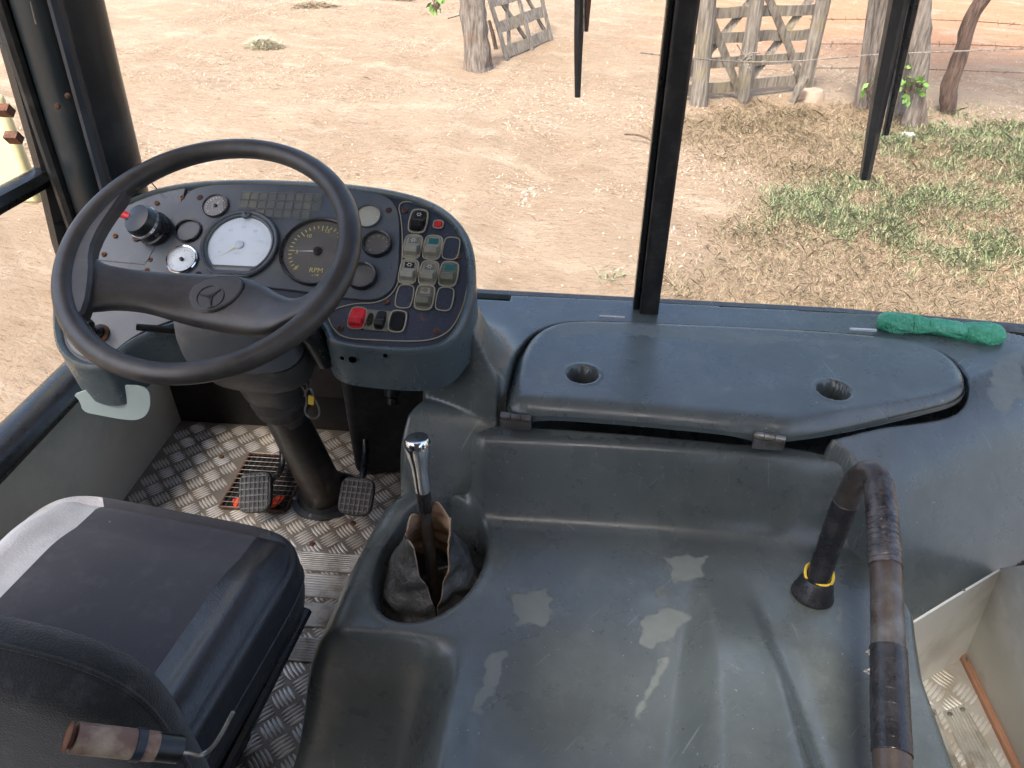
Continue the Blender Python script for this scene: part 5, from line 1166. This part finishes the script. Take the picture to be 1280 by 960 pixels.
# =============================================================== DRIVER'S SEAT
SA = R_(-8.0); fx = Vector((math.cos(SA), math.sin(SA), 0)); fy = Vector((-math.sin(SA), math.cos(SA), 0))
front_mid = np.array([-.655, .845]); SLen = .50; SWid = .50
seat = root('driver_seat', (front_mid[0]-.03, front_mid[1]-.25, 0), 'black driver seat with grey fabric centre and leatherette bolsters', 'seat')
SM = Matrix(((fx[0], fy[0], 0, front_mid[0]), (fx[1], fy[1], 0, front_mid[1]), (0, 0, 1, 0), (0, 0, 0, 1)))
def cushion():
    # local: x across, y 0 front .. -SLen back
    nu, nv = 96, 60; zt = .485; th_ = .125
    def rr(u, v, z, ins):   # rounded rectangle point, parameter loop
        pass
    # superellipse rings from the bottom up, then in to the centre
    ph = np.linspace(0, 2*math.pi, 120, endpoint=False); ca, sa = np.cos(ph), np.sin(ph); e = .30
    ux = np.sign(ca)*np.abs(ca)**e; uy = np.sign(sa)*np.abs(sa)**e
    rings = []; prof = [(.93, -.125), (.975, -.12), (1.0, -.10), (1.005, -.07), (1.005, -.045), (1.0, -.025), (.985, -.010), (.965, -.001), (.94, .004), (.90, .007), (.84, .006), (.78, .002), (.74, -.001), (.70, -.001), (.6, .0), (.45, .001), (.3, .002), (.15, .0025), (.05, .003)]
    for s_, z_ in prof:
        x = ux*SWid/2*(s_ if s_ > .9 else s_); y = uy*SLen/2*s_-SLen/2
        hx = np.abs(x)/(SWid/2); bol = .012*np.exp(-((hx-.83)/.10)**2) if s_ > .1 else 0
        sad = -.010*(1-np.clip(hx/.7, 0, 1)**2)*(s_ < .9)
        fr = -.028*sstep(-.13, 0.0, y)*(s_ < .985)
        sideh = -.012*sstep(.85, 1.0, hx)*(s_ < .985)
        rings.append(np.stack([x, y, zt+z_+bol*(s_ < .985)+sad+fr+sideh], 1))
    V = np.concatenate(rings); n = 120; F_ = []
    for i in range(len(rings)-1):
        for j in range(n): k = (j+1) % n; F_.append((i*n+j, i*n+k, (i+1)*n+k, (i+1)*n+j))
    F_.append(tuple((len(rings)-1)*n+j for j in range(n)))
    # cut into centre / bolsters along |x| = .157
    import bmesh
    bm = bmesh.new(); vs = [bm.verts.new(v) for v in V]; [bm.faces.new([vs[i] for i in f]) for f in F_]
    bm.faces.ensure_lookup_table(); S0 = .152
    for sgn in (-1, 1): bmesh.ops.bisect_plane(bm, geom=bm.verts[:]+bm.edges[:]+bm.faces[:], plane_co=(sgn*S0, 0, 0), plane_no=(1, 0, 0))
    out = []
    for nm, cond, mat, lb in (('seat_cushion', lambda c: abs(c.x) < S0, M_fab, None), ('bolster', lambda c: c.x > S0, M_leather, 'black leatherette bolster on the gear lever side'), ('bolster', lambda c: c.x < -S0, M_litleather, 'leatherette bolster on the window side with window light in its pale colour')):
        b2 = bm.copy(); bmesh.ops.delete(b2, geom=[f for f in b2.faces if not cond(f.calc_center_median())], context='FACES')
        me = bpy.data.meshes.new(nm); b2.to_mesh(me); b2.free(); me.transform(SM); me.materials.append(mat); me.polygons.foreach_set('use_smooth', [True]*len(me.polygons))
        o = bpy.data.objects.new(nm, me); COL.objects.link(o); adopt(o, seat)
        if lb: o['label'] = lb
        out.append(o)
    bm.free()
    # seam piping round the side
    i = 3; P = rings[3]*[1.003, 1.0, 1]+[0, 0, -.0]; mb = MB(); mb.tube(P, .0022, 6, closed=True); mb.build('seam', M_leather, seat, M=SM)
    # lower side skirt and base
    R0 = rings[0]; lo = [R0*[.98, 1, 1], R0*[.96, .98, 1]+[0, -.005, -.03], R0*[.9, .92, 1]+[0, -.02, -.05]]
    MB().loops(lo, False, True).build('seat_pan', M_rubber, seat, M=SM)
cushion()
mb = MB(); mb.box((0, -.24, .31), (.36, .34, .05)); mb.box((0, -.26, .15), (.22, .26, .26)); mb.box((-.04, -.22, .01), (.24, .30, .02)); bevel(mb.build('pedestal', M_rubber, seat, M=SM), .01)
mb = MB(); mb.tube([(.235, -.05, .335), (.245, -.40, .33)], .010, 8); mb.build('slide_rail', M_black, seat, M=SM)
def backrest():
    # shell with rounded top corners, seen from behind, standing on the rear of the cushion
    c0 = Y(120, 775, .42); n = 64
    W2, top_, bot = .295, .80, .40; L = []
    ph = np.linspace(0, 2*math.pi, 96, endpoint=False); ca, sa = np.cos(ph), np.sin(ph); e = .46
    hx = np.sign(ca)*np.abs(ca)**e*W2; hz = np.sign(sa)*np.abs(sa)**e*(top_-bot)/2+(top_+bot)/2
    def ring(s_, dy, bow): 
        x = hx*s_; z = (hz-(top_+bot)/2)*s_+(top_+bot)/2; y = dy-bow*(1-(np.abs(x)/W2)**2)-.03*(z-.6)+0*x; return np.stack([x, y, z], 1)
    for s_, dy in ((.0, .045), (.5, .047), (.85, .045), (.95, .036), (.99, .02), (1.0, .008), (1.0, .0)): L.append(ring(max(s_, .001), dy, .02))
    o = MB().loops(L, True, False).build('backrest', M_mesh, seat, M=None, autosmooth=None)
    L2 = [ring(s_, dy, .02) for s_, dy in ((1.0, .0), (.998, -.012), (.985, -.022), (.96, -.030), (.93, -.034), (.85, -.036), (.5, -.038), (.001, -.038))]
    o2 = MB().loops(L2, False, True).build('backrest_cover', M_mesh, seat, label='black mesh fabric back cover', autosmooth=None)
    bx = -.655-.012; MM = Matrix.Translation((0, 0, 0)) @ SM @ Matrix.Translation((.035, -.435, 0))
    for q in (o, o2): q.data.transform(MM)
    e_ = MB(); e_.tube(ring(1.0, .001, .02), .003, 6, closed=True); z_ = e_.build('piping', M_mesh, seat); z_.data.transform(MM)
backrest()
# recliner tube at the foot of the backrest
pA, pB = Y(92, 922, .300), Y(238, 938, .330); dd = (pB-pA)/np.linalg.norm(pB-pA)
rc = MB().tube([pA, pA+dd*.07], .013, 20).build('recliner_tube', simple('flaking_brown_paint', (.17, .095, .07), .5, 0, .4, 45, .0008, (.36, .30, .22)), seat); MB().tube([pA+dd*.05, pA+dd*.058], .0145, 20).build('collar', M_pblue, rc); MB().tube([pA+dd*.062, pB-dd*.01], .0125, 20).build('sleeve', M_black, rc)
MB().tube(chaikin([pB-dd*.012+[0, -.006, .008], pB+[.004, -.004, .002], pB+[.008, 0, -.01], pB+[.02, .01, -.004], pB+[.034, .03, .02]], 2, False), .0022, 6).build('hook_wire', M_steel, rc)
MB().lathe(pA-dd*.001, [(0, 0), (.009, 0), (.009, -.004), (.013, -.004)], dd, 16).build('end_cap', M_rust, rc)
# =============================================================== WORLD, SUN
w = bpy.data.worlds.new('World'); sc.world = w; w.use_nodes = True; nt = w.node_tree
sky = nt.nodes.new('ShaderNodeTexSky'); sky.sky_type = 'NISHITA'; sky.sun_disc = False
SEL, SAZ = R_(60), R_(205)      # azimuth: compass-like from +Y, clockwise
sky.sun_elevation = SEL; sky.sun_rotation = SAZ; sky.air_density = 1.0; sky.dust_density = 4.5; sky.ozone_density = 1
bg = nt.nodes['Background']; bg.inputs['Strength'].default_value = .15; nt.links.new(sky.outputs[0], bg.inputs[0])
sl = bpy.data.lights.new('sun', 'SUN'); sl.energy = 1.5; sl.angle = R_(10); sl.color = (1, .95, .88); so_ = bpy.data.objects.new('sun', sl); COL.objects.link(so_)
dirv = Vector((math.sin(SAZ)*math.cos(SEL), math.cos(SAZ)*math.cos(SEL), math.sin(SEL))); so_.rotation_euler = dirv.to_track_quat('Z', 'Y').to_euler()
sc.view_settings.view_transform = 'Standard'; sc.view_settings.look = 'None'; sc.view_settings.exposure = 1.85; sc.view_settings.gamma = 1
sc.cycles.max_bounces = 8; sc.cycles.transparent_max_bounces = 12; sc.cycles.diffuse_bounces = 4; sc.cycles.caustics_reflective = False; sc.cycles.caustics_refractive = False
try: sc.cycles.use_denoising = True
except Exception: pass
